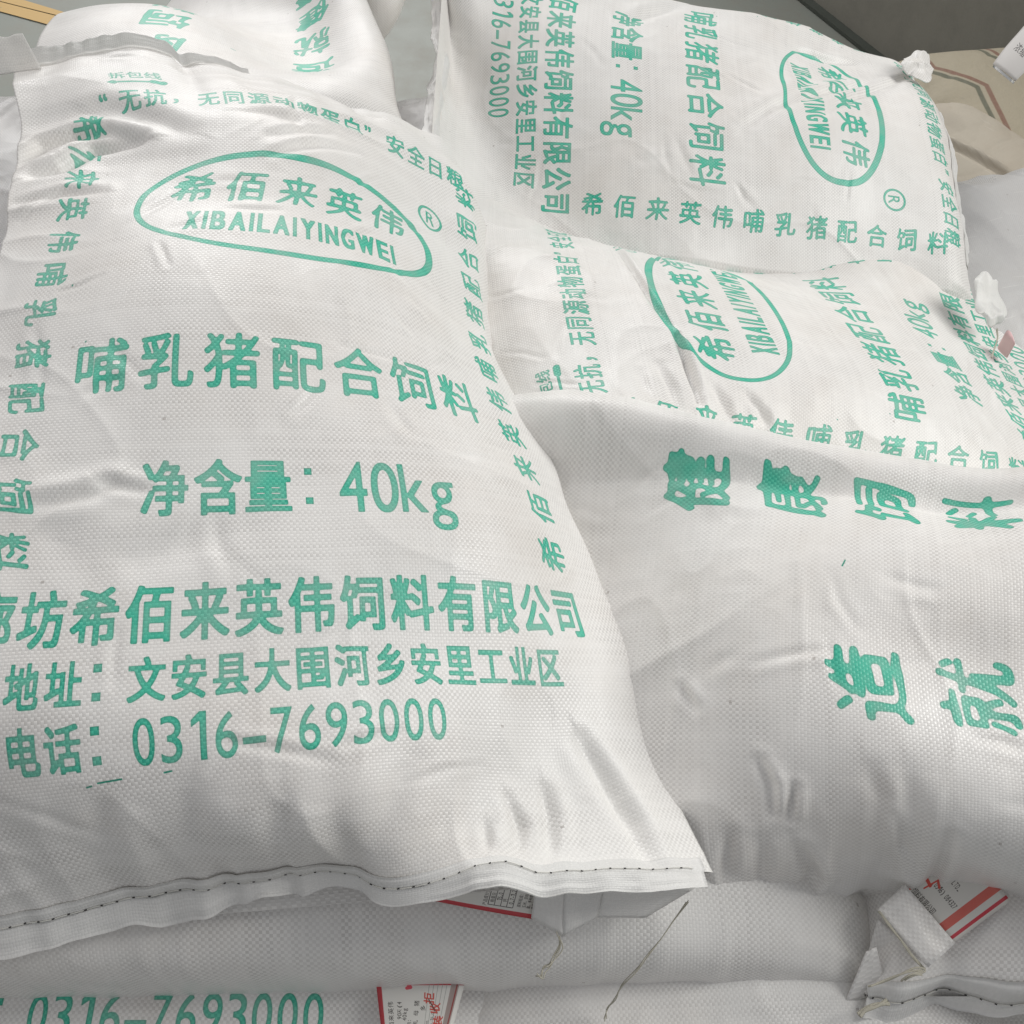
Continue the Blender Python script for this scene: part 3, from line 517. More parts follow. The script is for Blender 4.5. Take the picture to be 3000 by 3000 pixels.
's3': [-2170,21353,7614,-2512,21355,7858,-2875,21341,8069,-3253,21303,8249,-3641,21247,8395,-4035,21174,8502,-4434,21086,8560,-4836,20992,8559,-5231,20894,8492,-5611,20791,8364,-5974,20687,8182,-6315,20581,7961,-6636,20470,7713,-6935,20344,7445,-7210,20199,7161,-7460,20047,6858,-7682,19889,6537,-2150,20934,7644,-2462,20949,7925,-2801,20947,8171,-3164,20917,8375,-3545,20863,8529,-3939,20786,8629,-4340,20692,8669,-4741,20592,8645,-5133,20492,8559,-5511,20391,8419,-5872,20289,8239,-6218,20186,8032,-6551,20077,7805,-6867,19954,7563,-7165,19813,7306,-7441,19664,7028,-7692,19513,6725,-2151,20514,7662,-2424,20543,7981,-2733,20553,8262,-3078,20530,8491,-3453,20476,8654,-3845,20395,8745,-4245,20294,8765,-4644,20189,8716,-5031,20089,8610,-5403,19990,8460,-5763,19891,8282,-6114,19790,8086,-6459,19683,7880,-6794,19563,7665,-7115,19428,7437,-7416,19283,7188,-7695,19135,6911,-2187,20096,7670,-2408,20139,8025,-2675,20159,8344,-2997,20142,8601,-3362,20087,8774,-3752,20000,8854,-4149,19893,8847,-4542,19785,8770,-4921,19686,8642,-5287,19590,8481,-5647,19493,8305,-6004,19394,8123,-6361,19289,7940,-6713,19173,7755,-7055,19043,7561,-7382,18904,7347,-7690,18760,7101,-2278,19685,7672,-2426,19737,8062,-2633,19767,8420,-2920,19756,8707,-3273,19698,8889,-3660,19602,8952,-4052,19489,8913,-4434,19380,8802,-4803,19284,8651,-5164,19191,8481,-5525,19097,8309,-5890,19000,8146,-6259,18897,7992,-6627,18784,7843,-6989,18662,7687,-7340,18529,7511,-7676,18390,7302,-2432,19293,7685,-2490,19344,8098,-2614,19378,8486,-2849,19369,8807,-3186,19306,8997,-3567,19200,9035,-3949,19083,8955,-4317,18975,8807,-4676,18884,8635,-5035,18795,8462,-5401,18702,8305,-5776,18607,8169,-6157,18506,8052,-6540,18400,7942,-6919,18287,7827,-7289,18165,7693,-7645,18034,7525,-2636,18927,7724,-2605,18963,8141,-2629,18992,8544,-2788,18981,8896,-3100,18909,9094,-3474,18794,9096,-3839,18678,8967,-4189,18575,8783,-4542,18488,8599,-4905,18400,8437,-5281,18308,8309,-5668,18215,8212,-6060,18120,8137,-6454,18024,8069,-6846,17924,7994,-7231,17816,7898,-7601,17695,7771,-2858,18576,7797,-2760,18596,8202,-2679,18609,8596,-2736,18590,8968,-3018,18505,9174,-3377,18386,9126,-3717,18276,8944,-4051,18179,8732,-4406,18095,8553,-4781,18006,8424,-5171,17915,8342,-5570,17827,8293,-5971,17743,8262,-6373,17662,8234,-6774,17578,8194,-7169,17484,8132,-7550,17376,8041,-3041,18207,7885,-2906,18223,8278,-2728,18226,8647,-2688,18197,9018,-2939,18095,9229,-3277,17977,9129,-3583,17880,8892,-3906,17789,8663,-4277,17700,8520,-4672,17611,8448,-5076,17527,8422,-5482,17450,8423,-5890,17382,8433,-6298,17319,8438,-6704,17252,8427,-7104,17173,8393,-7493,17076,8329,-3074,17794,7950,-2916,17827,8334,-2706,17840,8686,-2630,17801,9049,-2864,17683,9257,-3182,17568,9120,-3451,17484,8840,-3769,17395,8603,-4172,17301,8533,-4584,17219,8527,-4997,17149,8556,-5407,17090,8601,-5817,17040,8645,-6227,16994,8676,-6635,16943,8687,-7038,16876,8673,-7432,16790,8629,-2916,17409,7959,-2760,17453,8337,-2600,17464,8699,-2555,17404,9062,-2790,17269,9257,-3103,17155,9117,-3385,17070,8859,-3719,16981,8661,-4116,16901,8615,-4527,16836,8656,-4936,16786,8732,-5341,16746,8814,-5749,16712,8886,-6159,16680,8935,-6566,16640,8959,-6968,16585,8955,-7365,16510,8919,-2682,17063,7946,-2560,17100,8336,-2449,17092,8707,-2464,17007,9061,-2716,16856,9233,-3032,16741,9107,-3325,16654,8878,-3670,16568,8719,-4077,16505,8723,-4481,16463,8811,-4880,16434,8930,-5279,16411,9046,-5683,16389,9139,-6092,16363,9199,-6498,16328,9226,-6898,16280,9221,-7294,16216,9179,-2442,16722,7929,-2354,16739,8330,-2293,16714,8712,-2368,16610,9051,-2643,16450,9190,-2966,16329,9082,-3282,16238,8895,-3646,16158,8789,-4046,16112,8837,-4440,16091,8969,-4828,16082,9127,-5218,16075,9277,-5618,16059,9389,-6028,16030,9447,-6436,15990,9465,-6839,15940,9447,-7238,15879,9384,-2244,16362,7930,-2186,16365,8338,-2156,16329,8721,-2275,16215,9042,-2569,16052,9145,-2898,15921,9043,-3229,15822,8890,-3609,15745,8839,-4014,15717,8946,-4399,15714,9117,-4776,15719,9305,-5158,15723,9484,-5558,15707,9611,-5970,15670,9655,-6382,15622,9658,-6792,15567,9620,-7195,15505,9533,-2109,15982,7945,-2058,15978,8354,-2044,15937,8737,-2185,15824,9045,-2493,15661,9121,-2827,15519,9013,-3178,15407,8893,-3577,15339,8910,-3971,15324,9058,-4346,15328,9251,-4717,15336,9451,-5098,15336,9633,-5502,15316,9754,-5918,15277,9796,-6335,15231,9795,-6748,15176,9745,-7150,15117,9640,-2040,15590,7966,-1985,15582,8377,-1962,15537,8756,-2102,15433,9066,-2413,15277,9141,-2751,15123,9029,-3111,14993,8911,-3520,14938,8994,-3905,14934,9173,-4282,14938,9370,-4658,14941,9568,-5047,14933,9739,-5458,14904,9830,-5874,14867,9876,-6291,14824,9881,-6704,14775,9830,-7107,14722,9723,-1997,15193,7977,-1936,15180,8389,-1905,15133,8771,-2029,15038,9093,-2334,14897,9209,-2681,14742,9138,-3046,14605,9052,-3453,14555,9134,-3840,14548,9301,-4223,14545,9482,-4608,14538,9656,-5003,14520,9801,-5413,14491,9892,-5830,14453,9930,-6248,14411,9925,-6662,14367,9872,-7066,14323,9767,-1934,14796,7982,-1890,14780,8394,-1860,14727,8777,-1971,14635,9111,-2258,14514,9292,-2618,14382,9309,-2997,14267,9289,-3390,14202,9336,-3783,14170,9451,-4175,14151,9594,-4570,14132,9736,-4972,14108,9856,-5383,14073,9930,-5794,14034,9945,-6210,13995,9923,-6622,13956,9862,-7026,13921,9752,-1809,14410,7983,-1815,14385,8396,-1804,14324,8771,-1920,14229,9112,-2190,14121,9346,-2547,14013,9454,-2934,13916,9494,-3329,13841,9534,-3727,13789,9603,-4126,13752,9697,-4528,13722,9793,-4934,13690,9871,-5344,13655,9913,-5759,13617,9914,-6173,13581,9875,-6583,13549,9797,-6983,13524,9672,-1594,14050,7952,-1647,14002,8359,-1715,13924,8742,-1867,13824,9088,-2131,13719,9355,-2476,13621,9524,-2862,13533,9617,-3262,13456,9670,-3667,13395,9716,-4073,13347,9768,-4482,13308,9817,-4892,13273,9853,-5304,13239,9863,-5719,13204,9843,-6132,13173,9787,-6539,13150,9690,-6934,13138,9548,-1365,13698,7931,-1472,13624,8329,-1607,13530,8704,-1802,13423,9043,-2074,13315,9320,-2413,13216,9520,-2795,13129,9647,-3197,13052,9720,-3607,12988,9760,-4020,12936,9786,-4434,12895,9801,-4848,12859,9802,-5262,12828,9785,-5677,12798,9743,-6088,12774,9668,-6491,12761,9555,-6881,12760,9397,-1146,13338,7931,-1304,13246,8309,-1492,13140,8664,-1726,13026,8985,-2016,12913,9256,-2358,12810,9462,-2738,12720,9601,-3140,12643,9685,-3553,12578,9727,-3969,12527,9741,-4387,12486,9736,-4803,12452,9716,-5219,12424,9679,-5633,12399,9618,-6042,12382,9528,-6442,12378,9401,-6826,12388,9232,-942,12970,7943,-1144,12868,8297,-1375,12752,8625,-1643,12631,8920,-1955,12514,9169,-2306,12408,9364,-2688,12317,9500,-3092,12240,9583,-3505,12176,9625,-3922,12126,9636,-4340,12087,9624,-4758,12054,9594,-5175,12028,9545,-5588,12007,9474,-5995,11996,9373,-6392,11999,9237,-6773,12017,9061,-748,12597,7965,-991,12487,8290,-1258,12363,8585,-1558,12237,8846,-1891,12119,9065,-2255,12015,9236,-2643,11925,9357,-3047,11850,9433,-3461,11788,9472,-3878,11739,9482,-4296,11699,9470,-4714,11667,9438,-5130,11641,9386,-5542,11623,9311,-5948,11616,9207,-6343,11622,9068,-6723,11645,8890,-563,12221,8000,-842,12103,8288,-1144,11972,8543,-1472,11844,8763,-1828,11729,8944,-2205,11630,9084,-2600,11545,9183,-3006,11475,9247,-3419,11416,9280,-3836,11367,9291,-4252,11327,9281,-4669,11293,9252,-5083,11266,9203,-5495,11247,9131,-5900,11240,9030,-6296,11247,8895,-6676,11270,8720,-383,11844,8049,-698,11715,8291,-1032,11579,8496,-1389,11452,8666,-1766,11344,8804,-2157,11254,8910,-2560,11178,8985,-2968,11115,9034,-3381,11060,9061,-3795,11012,9070,-4209,10970,9063,-4623,10933,9040,-5036,10902,8998,-5446,10879,8934,-5851,10869,8843,-6248,10873,8717,-6632,10893,8551,-206,11468,8106,-555,11325,8291,-923,11183,8438,-1307,11060,8555,-1706,10963,8648,-2112,10886,8718,-2523,10821,8769,-2933,10766,8803,-3344,10716,8823,-3755,10669,8831,-4167,10625,8827,-4578,10585,8810,-4988,10549,8777,-5397,10520,8723,-5802,10502,8644,-6200,10501,8532,-6587,10516,8379],
's4': [9121,831,7752,9175,1240,7827,9216,1654,7872,9245,2071,7894,9265,2489,7901,9280,2907,7900,9293,3326,7897,9307,3744,7893,9323,4162,7893,9342,4581,7899,9361,5001,7911,9380,5419,7929,9398,5837,7950,9413,6255,7969,9421,6673,7983,9416,7091,7987,9395,7509,7977,8730,858,7900,8792,1261,7997,8841,1672,8060,8879,2087,8099,8908,2503,8121,8930,2921,8133,8950,3338,8140,8972,3756,8147,8996,4173,8157,9023,4589,8173,9052,5005,8196,9083,5421,8226,9114,5836,8259,9143,6252,8291,9169,6668,8319,9184,7086,8337,9184,7503,8340,8336,888,8038,8403,1286,8153,8460,1693,8235,8506,2105,8290,8542,2520,8327,8572,2935,8351,8599,3352,8369,8627,3768,8387,8660,4183,8407,8695,4598,8435,8733,5011,8470,8774,5424,8511,8817,5837,8556,8860,6250,8601,8901,6663,8643,8935,7079,8675,8957,7494,8693,7938,924,8160,8010,1316,8293,8072,1718,8392,8124,2127,8464,8167,2539,8514,8203,2953,8551,8236,3367,8581,8271,3782,8609,8311,4195,8641,8354,4608,8680,8401,5020,8726,8451,5430,8779,8503,5840,8835,8557,6250,8892,8610,6660,8946,8658,7073,8990,8697,7488,9019,7535,968,8259,7611,1352,8412,7677,1748,8530,7734,2153,8618,7782,2562,8683,7824,2974,8731,7862,3387,8771,7903,3800,8810,7949,4211,8853,8000,4622,8904,8054,5031,8961,8110,5439,9025,8170,5846,9091,8230,6254,9156,8289,6664,9216,8342,7077,9264,8384,7494,9290,7127,1025,8326,7208,1397,8504,7278,1785,8646,7339,2184,8753,7390,2590,8831,7435,3000,8889,7477,3411,8938,7522,3822,8987,7575,4231,9041,7631,4639,9103,7691,5046,9171,7752,5452,9244,7816,5858,9317,7878,6266,9384,7934,6679,9437,7979,7095,9466,8009,7514,9460,6717,1103,8351,6802,1455,8565,6875,1830,8739,6938,2222,8868,6992,2624,8959,7039,3031,9024,7083,3440,9079,7131,3849,9137,7188,4257,9201,7249,4662,9274,7313,5066,9353,7378,5471,9432,7441,5877,9505,7500,6288,9561,7546,6705,9584,7579,7123,9560,7598,7536,9484,6314,1215,8327,6399,1532,8590,6471,1884,8807,6535,2265,8964,6589,2663,9068,6636,3068,9138,6680,3475,9195,6730,3883,9258,6791,4288,9332,6855,4691,9415,6922,5093,9502,6987,5497,9583,7048,5905,9644,7098,6319,9666,7138,6736,9628,7170,7140,9520,7204,7526,9357,5932,1375,8257,6004,1636,8578,6069,1951,8849,6130,2314,9041,6183,2707,9159,6229,3110,9229,6272,3517,9284,6322,3923,9350,6386,4326,9433,6453,4725,9526,6520,5126,9618,6583,5530,9690,6639,5941,9719,6687,6352,9677,6736,6750,9553,6791,7118,9360,6861,7463,9130,5588,1595,8157,5628,1779,8532,5673,2034,8861,5724,2371,9096,5773,2756,9229,5817,3159,9297,5858,3564,9346,5909,3970,9414,5975,4369,9505,6043,4765,9606,6109,5164,9696,6169,5570,9743,6225,5977,9711,6288,6364,9582,6368,6717,9376,6456,7043,9130,6553,7357,8869,5290,1873,8054,5280,1968,8463,5288,2139,8842,5320,2434,9127,5362,2810,9279,5403,3212,9342,5443,3617,9381,5494,4022,9449,5561,4416,9549,5630,4808,9657,5693,5208,9734,5751,5614,9733,5820,6000,9622,5919,6334,9408,6040,6631,9146,6143,6937,8881,6233,7253,8620,5021,2187,7981,4957,2194,8395,4914,2269,8799,4918,2503,9134,4951,2868,9310,4987,3270,9364,5026,3675,9391,5077,4079,9457,5146,4467,9569,5213,4854,9680,5277,5255,9725,5339,5652,9657,5428,6004,9476,5561,6284,9213,5713,6534,8925,5799,6855,8668,5865,7195,8430,4725,2484,7942,4626,2413,8344,4545,2406,8750,4519,2575,9120,4542,2924,9327,4573,3330,9373,4609,3736,9379,4661,4140,9443,4730,4520,9571,4798,4904,9677,4869,5303,9673,4939,5681,9534,5042,6006,9311,5185,6278,9054,5316,6558,8797,5393,6887,8564,5461,7215,8326,4342,2602,7895,4254,2541,8299,4168,2523,8704,4124,2653,9089,4135,2975,9334,4164,3382,9389,4193,3798,9363,4245,4205,9419,4313,4572,9563,4385,4956,9654,4468,5350,9604,4545,5708,9413,4653,6027,9179,4790,6331,8967,4908,6645,8753,4983,6973,8526,5050,7288,8275,3944,2593,7847,3863,2593,8251,3783,2612,8656,3729,2735,9044,3727,3026,9327,3755,3421,9429,3779,3835,9419,3828,4241,9450,3899,4620,9555,3979,5009,9619,4072,5401,9563,4167,5762,9391,4278,6096,9177,4395,6422,8966,4499,6744,8751,4573,7069,8514,4640,7381,8253,3528,2570,7793,3463,2614,8201,3392,2675,8605,3335,2812,8991,3319,3080,9300,3345,3454,9463,3376,3862,9485,3413,4275,9481,3490,4672,9544,3579,5068,9587,3680,5464,9544,3793,5845,9418,3907,6199,9228,4002,6523,8994,4089,6840,8757,4162,7163,8511,4230,7477,8246,3111,2563,7748,3057,2621,8157,2995,2710,8557,2939,2872,8936,2913,3143,9247,2930,3508,9438,2966,3912,9504,3006,4325,9510,3087,4732,9543,3182,5135,9556,3293,5530,9508,3417,5909,9397,3527,6273,9222,3603,6615,8998,3678,6938,8752,3750,7260,8506,3820,7577,8248,2692,2553,7719,2650,2609,8126,2594,2716,8520,2539,2914,8880,2512,3209,9169,2523,3578,9357,2559,3978,9456,2609,4390,9502,2689,4802,9518,2789,5208,9504,2908,5600,9442,3050,5969,9328,3152,6350,9184,3203,6711,8991,3266,7032,8748,3337,7357,8504,3413,7684,8257,2274,2513,7703,2241,2569,8109,2189,2702,8491,2138,2950,8813,2119,3281,9057,2134,3660,9221,2170,4058,9327,2223,4467,9393,2300,4880,9417,2403,5286,9404,2524,5683,9356,2651,6068,9285,2746,6457,9180,2804,6816,9008,2859,7149,8778,2931,7476,8536,3007,7796,8279,1857,2458,7694,1831,2517,8098,1779,2688,8459,1741,2992,8723,1744,3361,8899,1773,3750,9027,1809,4147,9134,1860,4551,9209,1933,4960,9248,2029,5365,9255,2137,5766,9247,2245,6165,9232,2339,6564,9179,2401,6932,9030,2451,7261,8803,2523,7589,8560,2602,7912,8309,1469,2296,7704,1424,2444,8081,1374,2696,8389,1358,3050,8583,1387,3439,8699,1431,3835,8798,1467,4231,8906,1516,4633,8986,1585,5038,9037,1669,5442,9068,1759,5844,9097,1847,6245,9126,1931,6648,9122,1992,7031,9024,2040,7366,8812,2115,7701,8582,2201,8033,8351,1071,2160,7696,1018,2409,8024,979,2729,8279,979,3109,8434,1018,3508,8525,1072,3909,8601,1123,4309,8680,1179,4711,8752,1244,5114,8810,1317,5517,8862,1390,5917,8918,1460,6315,8978,1528,6719,9019,1582,7116,8988,1632,7478,8837,1712,7824,8627,1805,8163,8415,656,2091,7691,614,2414,7950,593,2779,8144,607,3173,8269,651,3576,8347,710,3980,8408,771,4383,8468,833,4787,8530,897,5189,8592,962,5591,8656,1024,5991,8728,1081,6388,8810,1134,6790,8887,1174,7191,8918,1222,7578,8844,1311,7945,8676,1416,8299,8499,235,2079,7678,213,2447,7867,211,2836,8006,235,3238,8102,282,3644,8170,343,4050,8227,406,4455,8280,470,4859,8338,534,5263,8400,596,5665,8469,653,6065,8548,705,6463,8638,750,6863,8733,776,7262,8803,811,7664,8812,908,8060,8713,1028,8438,8584,-181,2104,7627,-185,2493,7771,-177,2894,7880,-148,3301,7961,-100,3709,8024,-40,4116,8079,24,4523,8131,88,4928,8186,152,5333,8247,213,5737,8316,269,6138,8396,320,6537,8487,363,6937,8585,390,7338,8667,432,7745,8708,513,8156,8678,624,8552,8593,-596,2140,7568,-586,2541,7678,-568,2949,7764,-537,3360,7833,-488,3771,7894,-430,4180,7949,-367,4589,8003,-303,4997,8058,-239,5403,8118,-178,5808,8184,-120,6210,8257,-66,6611,8340,-19,7012,8427,14,7415,8505,56,7823,8561,122,8236,8579,216,8644,8551,-1010,2177,7510,-988,2589,7590,-963,3004,7650,-929,3419,7707,-878,3833,7765,-820,4245,7823,-759,4657,7880,-697,5067,7937,-633,5475,7995,-571,5880,8055,-509,6283,8118,-449,6685,8185,-395,7087,8255,-356,7491,8322,-315,7898,8388,-264,8310,8444,-190,8723,8478],
's5': [9752,7331,5965,9731,7744,5891,9712,8157,5821,9696,8572,5757,9682,8988,5702,9670,9406,5656,9657,9824,5620,9647,10243,5593,9642,10662,5573,9640,11082,5561,9638,11502,5556,9637,11922,5559,9634,12342,5571,9631,12762,5591,9624,13181,5621,9618,13600,5656,9612,14018,5696,9358,7336,6109,9342,7751,6047,9327,8166,5987,9313,8580,5929,9301,8995,5876,9288,9411,5829,9273,9828,5790,9260,10245,5757,9253,10662,5727,9247,11078,5704,9243,11496,5690,9239,11914,5687,9235,12332,5697,9232,12750,5719,9227,13167,5754,9223,13583,5797,9220,13999,5846,8964,7343,6254,8953,7759,6205,8942,8174,6155,8932,8588,6102,8920,9002,6051,8906,9417,6003,8890,9831,5960,8874,10246,5921,8863,10660,5883,8854,11073,5849,8848,11488,5826,8842,11903,5817,8837,12319,5824,8833,12735,5849,8830,13151,5889,8829,13566,5939,8828,13981,5996,8570,7353,6402,8566,7769,6366,8559,8184,6327,8552,8598,6279,8542,9010,6229,8526,9423,6179,8507,9835,6133,8488,10247,6088,8474,10658,6043,8464,11067,5999,8455,11477,5965,8447,11889,5950,8440,12303,5956,8437,12716,5983,8436,13130,6028,8436,13544,6084,8436,13958,6145,8178,7369,6551,8180,7784,6532,8178,8198,6504,8175,8610,6461,8165,9022,6410,8148,9432,6359,8126,9841,6309,8105,10248,6261,8089,10655,6210,8077,11059,6157,8065,11463,6113,8055,11870,6090,8047,12280,6094,8045,12692,6125,8045,13104,6174,8045,13518,6232,8043,13933,6293,7787,7391,6698,7797,7803,6699,7800,8215,6687,7802,8626,6650,7793,9036,6599,7771,9444,6543,7748,9850,6490,7725,10254,6441,7708,10654,6390,7697,11050,6332,7683,11444,6276,7668,11843,6238,7660,12250,6242,7661,12661,6279,7661,13074,6329,7658,13489,6383,7648,13904,6435,7401,7416,6838,7414,7827,6865,7423,8234,6873,7435,8642,6848,7428,9049,6798,7401,9455,6737,7377,9857,6683,7351,10261,6633,7335,10653,6583,7324,11035,6524,7312,11416,6458,7290,11804,6396,7286,12214,6407,7287,12626,6447,7283,13039,6491,7270,13454,6529,7249,13870,6562,7019,7439,6964,7033,7851,7022,7045,8259,7058,7071,8651,7052,7072,9041,7010,7053,9434,6951,7032,9828,6896,7008,10224,6846,6987,10614,6790,6969,10996,6723,6951,11378,6652,6932,11768,6597,6926,12174,6599,6920,12585,6625,6905,12999,6649,6879,13414,6661,6844,13829,6665,6637,7451,7075,6651,7861,7168,6666,8271,7238,6707,8639,7254,6720,9014,7220,6713,9395,7166,6702,9780,7115,6682,10169,7061,6655,10558,6996,6620,10946,6920,6597,11331,6846,6585,11724,6801,6572,12129,6792,6553,12540,6793,6522,12953,6785,6481,13366,6763,6432,13778,6732,6251,7432,7170,6274,7829,7304,6301,8225,7410,6345,8597,7441,6367,8970,7418,6368,9342,7365,6368,9724,7324,6346,10106,7256,6318,10496,7186,6261,10898,7105,6241,11279,7025,6234,11666,6973,6209,12075,6951,6175,12487,6923,6131,12898,6879,6078,13307,6822,6018,13714,6760,5863,7402,7255,5894,7787,7419,5933,8170,7553,5982,8543,7606,6010,8918,7603,6015,9295,7561,6004,9675,7505,5979,10057,7429,5948,10442,7347,5907,10832,7262,5882,11219,7183,5863,11612,7116,5832,12015,7058,5788,12422,6992,5734,12828,6915,5673,13233,6833,5606,13636,6749,5471,7376,7334,5504,7753,7513,5546,8127,7666,5614,8484,7754,5650,8856,7766,5649,9236,7723,5628,9620,7658,5600,10002,7576,5569,10381,7482,5537,10765,7388,5512,11153,7297,5486,11544,7204,5450,11940,7103,5400,12341,7001,5339,12744,6903,5273,13145,6806,5203,13545,6707,5075,7353,7410,5113,7718,7610,5162,8081,7785,5247,8418,7894,5283,8786,7905,5276,9168,7854,5246,9565,7796,5213,9948,7710,5188,10317,7599,5155,10702,7492,5131,11087,7382,5107,11471,7261,5068,11858,7118,5014,12253,6986,4944,12653,6874,4875,13052,6760,4805,13449,6642,4677,7332,7489,4724,7682,7714,4783,8033,7916,4857,8380,8035,4892,8755,8056,4885,9142,8009,4851,9535,7940,4815,9920,7843,4786,10298,7727,4752,10684,7610,4723,11068,7483,4695,11445,7338,4653,11819,7172,4604,12198,7008,4539,12585,6859,4473,12973,6712,4408,13360,6565,4279,7313,7576,4329,7658,7809,4386,8004,8017,4456,8358,8159,4497,8741,8201,4492,9135,8159,4453,9526,8076,4414,9912,7972,4384,10298,7856,4349,10684,7736,4319,11066,7599,4287,11439,7439,4241,11806,7257,4189,12170,7065,4130,12534,6874,4068,12903,6687,4007,13275,6501,3884,7290,7680,3929,7640,7908,3981,7993,8117,4055,8342,8272,4096,8725,8325,4090,9121,8282,4050,9514,8196,4010,9904,8094,3981,10294,7982,3946,10684,7862,3916,11067,7723,3882,11438,7555,3833,11800,7359,3777,12152,7143,3718,12498,6917,3659,12846,6691,3601,13195,6466,3500,7252,7808,3537,7610,8026,3585,7969,8230,3657,8319,8377,3689,8702,8418,3680,9094,8371,3642,9492,8297,3604,9891,8207,3576,10286,8100,3542,10682,7982,3513,11069,7847,3480,11443,7679,3427,11799,7469,3367,12139,7231,3308,12471,6980,3249,12799,6725,3191,13128,6471,3133,7193,7972,3159,7564,8168,3196,7932,8351,3262,8287,8464,3278,8665,8477,3267,9053,8440,3232,9465,8390,3197,9877,8315,3169,10278,8210,3134,10677,8092,3109,11070,7966,3080,11452,7805,3020,11801,7578,2961,12131,7324,2901,12451,7058,2841,12767,6787,2782,13082,6515,2788,7126,8175,2796,7515,8332,2804,7902,8470,2862,8264,8529,2860,8649,8524,2856,9069,8540,2822,9469,8494,2787,9870,8415,2758,10268,8303,2722,10669,8184,2697,11068,8060,2669,11456,7902,2611,11806,7677,2554,12133,7419,2495,12448,7147,2435,12758,6870,2375,13067,6592,2457,7075,8403,2454,7476,8517,2442,7881,8598,2449,8279,8605,2441,8678,8585,2435,9082,8594,2402,9479,8550,2367,9874,8473,2338,10267,8365,2303,10665,8252,2278,11066,8132,2253,11457,7983,2199,11813,7768,2148,12145,7516,2091,12463,7247,2032,12775,6971,1973,13084,6694,2120,7052,8620,2107,7465,8687,2076,7882,8709,2034,8285,8673,2018,8687,8626,2008,9093,8606,1975,9488,8569,1940,9883,8499,1912,10278,8402,1879,10671,8299,1855,11070,8188,1831,11461,8046,1786,11823,7855,1743,12167,7617,1691,12493,7358,1635,12811,7089,1579,13127,6818,1755,7051,8776,1740,7469,8809,1698,7887,8789,1616,8275,8716,1593,8679,8643,1581,9089,8592,1545,9487,8540,1510,9883,8481,1482,10282,8411,1453,10681,8337,1431,11079,8242,1411,11471,8111,1372,11839,7938,1338,12194,7719,1294,12532,7475,1243,12860,7218,1191,13183,6956,1362,7043,8832,1347,7462,8848,1310,7881,8823,1196,8251,8730,1169,8663,8652,1156,9077,8598,1118,9484,8558,1083,9889,8518,1055,10292,8454,1028,10694,8384,1006,11093,8296,990,11487,8173,956,11860,8015,931,12222,7814,895,12571,7588,852,12912,7350,805,13248,7105,965,7007,8793,936,7420,8787,896,7833,8764,780,8221,8714,748,8636,8649,734,9053,8594,694,9466,8559,659,9879,8529,631,10287,8473,604,10694,8413,583,11100,8334,570,11495,8221,539,11876,8076,520,12246,7894,494,12607,7693,460,12963,7481,421,13316,7262,570,6958,8694,537,7371,8664,499,7784,8636,444,8198,8606,379,8610,8565,331,9019,8519,287,9430,8485,248,9842,8455,216,10254,8417,188,10664,8370,166,11073,8306,150,11476,8217,124,11871,8099,106,12256,7953,87,12635,7789,66,13010,7613,43,13384,7431,180,6907,8557,155,7320,8501,126,7734,8454,92,8152,8419,21,8562,8395,-51,8971,8374,-106,9382,8353,-150,9794,8333,-187,10208,8310,-220,10622,8279,-247,11035,8236,-267,11447,8177,-292,11854,8097,-310,12256,7996,-320,12653,7879,-326,13047,7752,-329,13441,7619,-205,6858,8398,-217,7269,8314,-235,7683,8251,-270,8094,8215,-339,8502,8199,-419,8913,8194,-489,9327,8191,-540,9744,8187,-584,10162,8179,-622,10580,8166,-655,10998,8146,-682,11417,8118,-710,11834,8080,-728,12251,8030,-729,12666,7967,-715,13080,7896,-693,13493,7822],

}
NU, NS = 17, 27

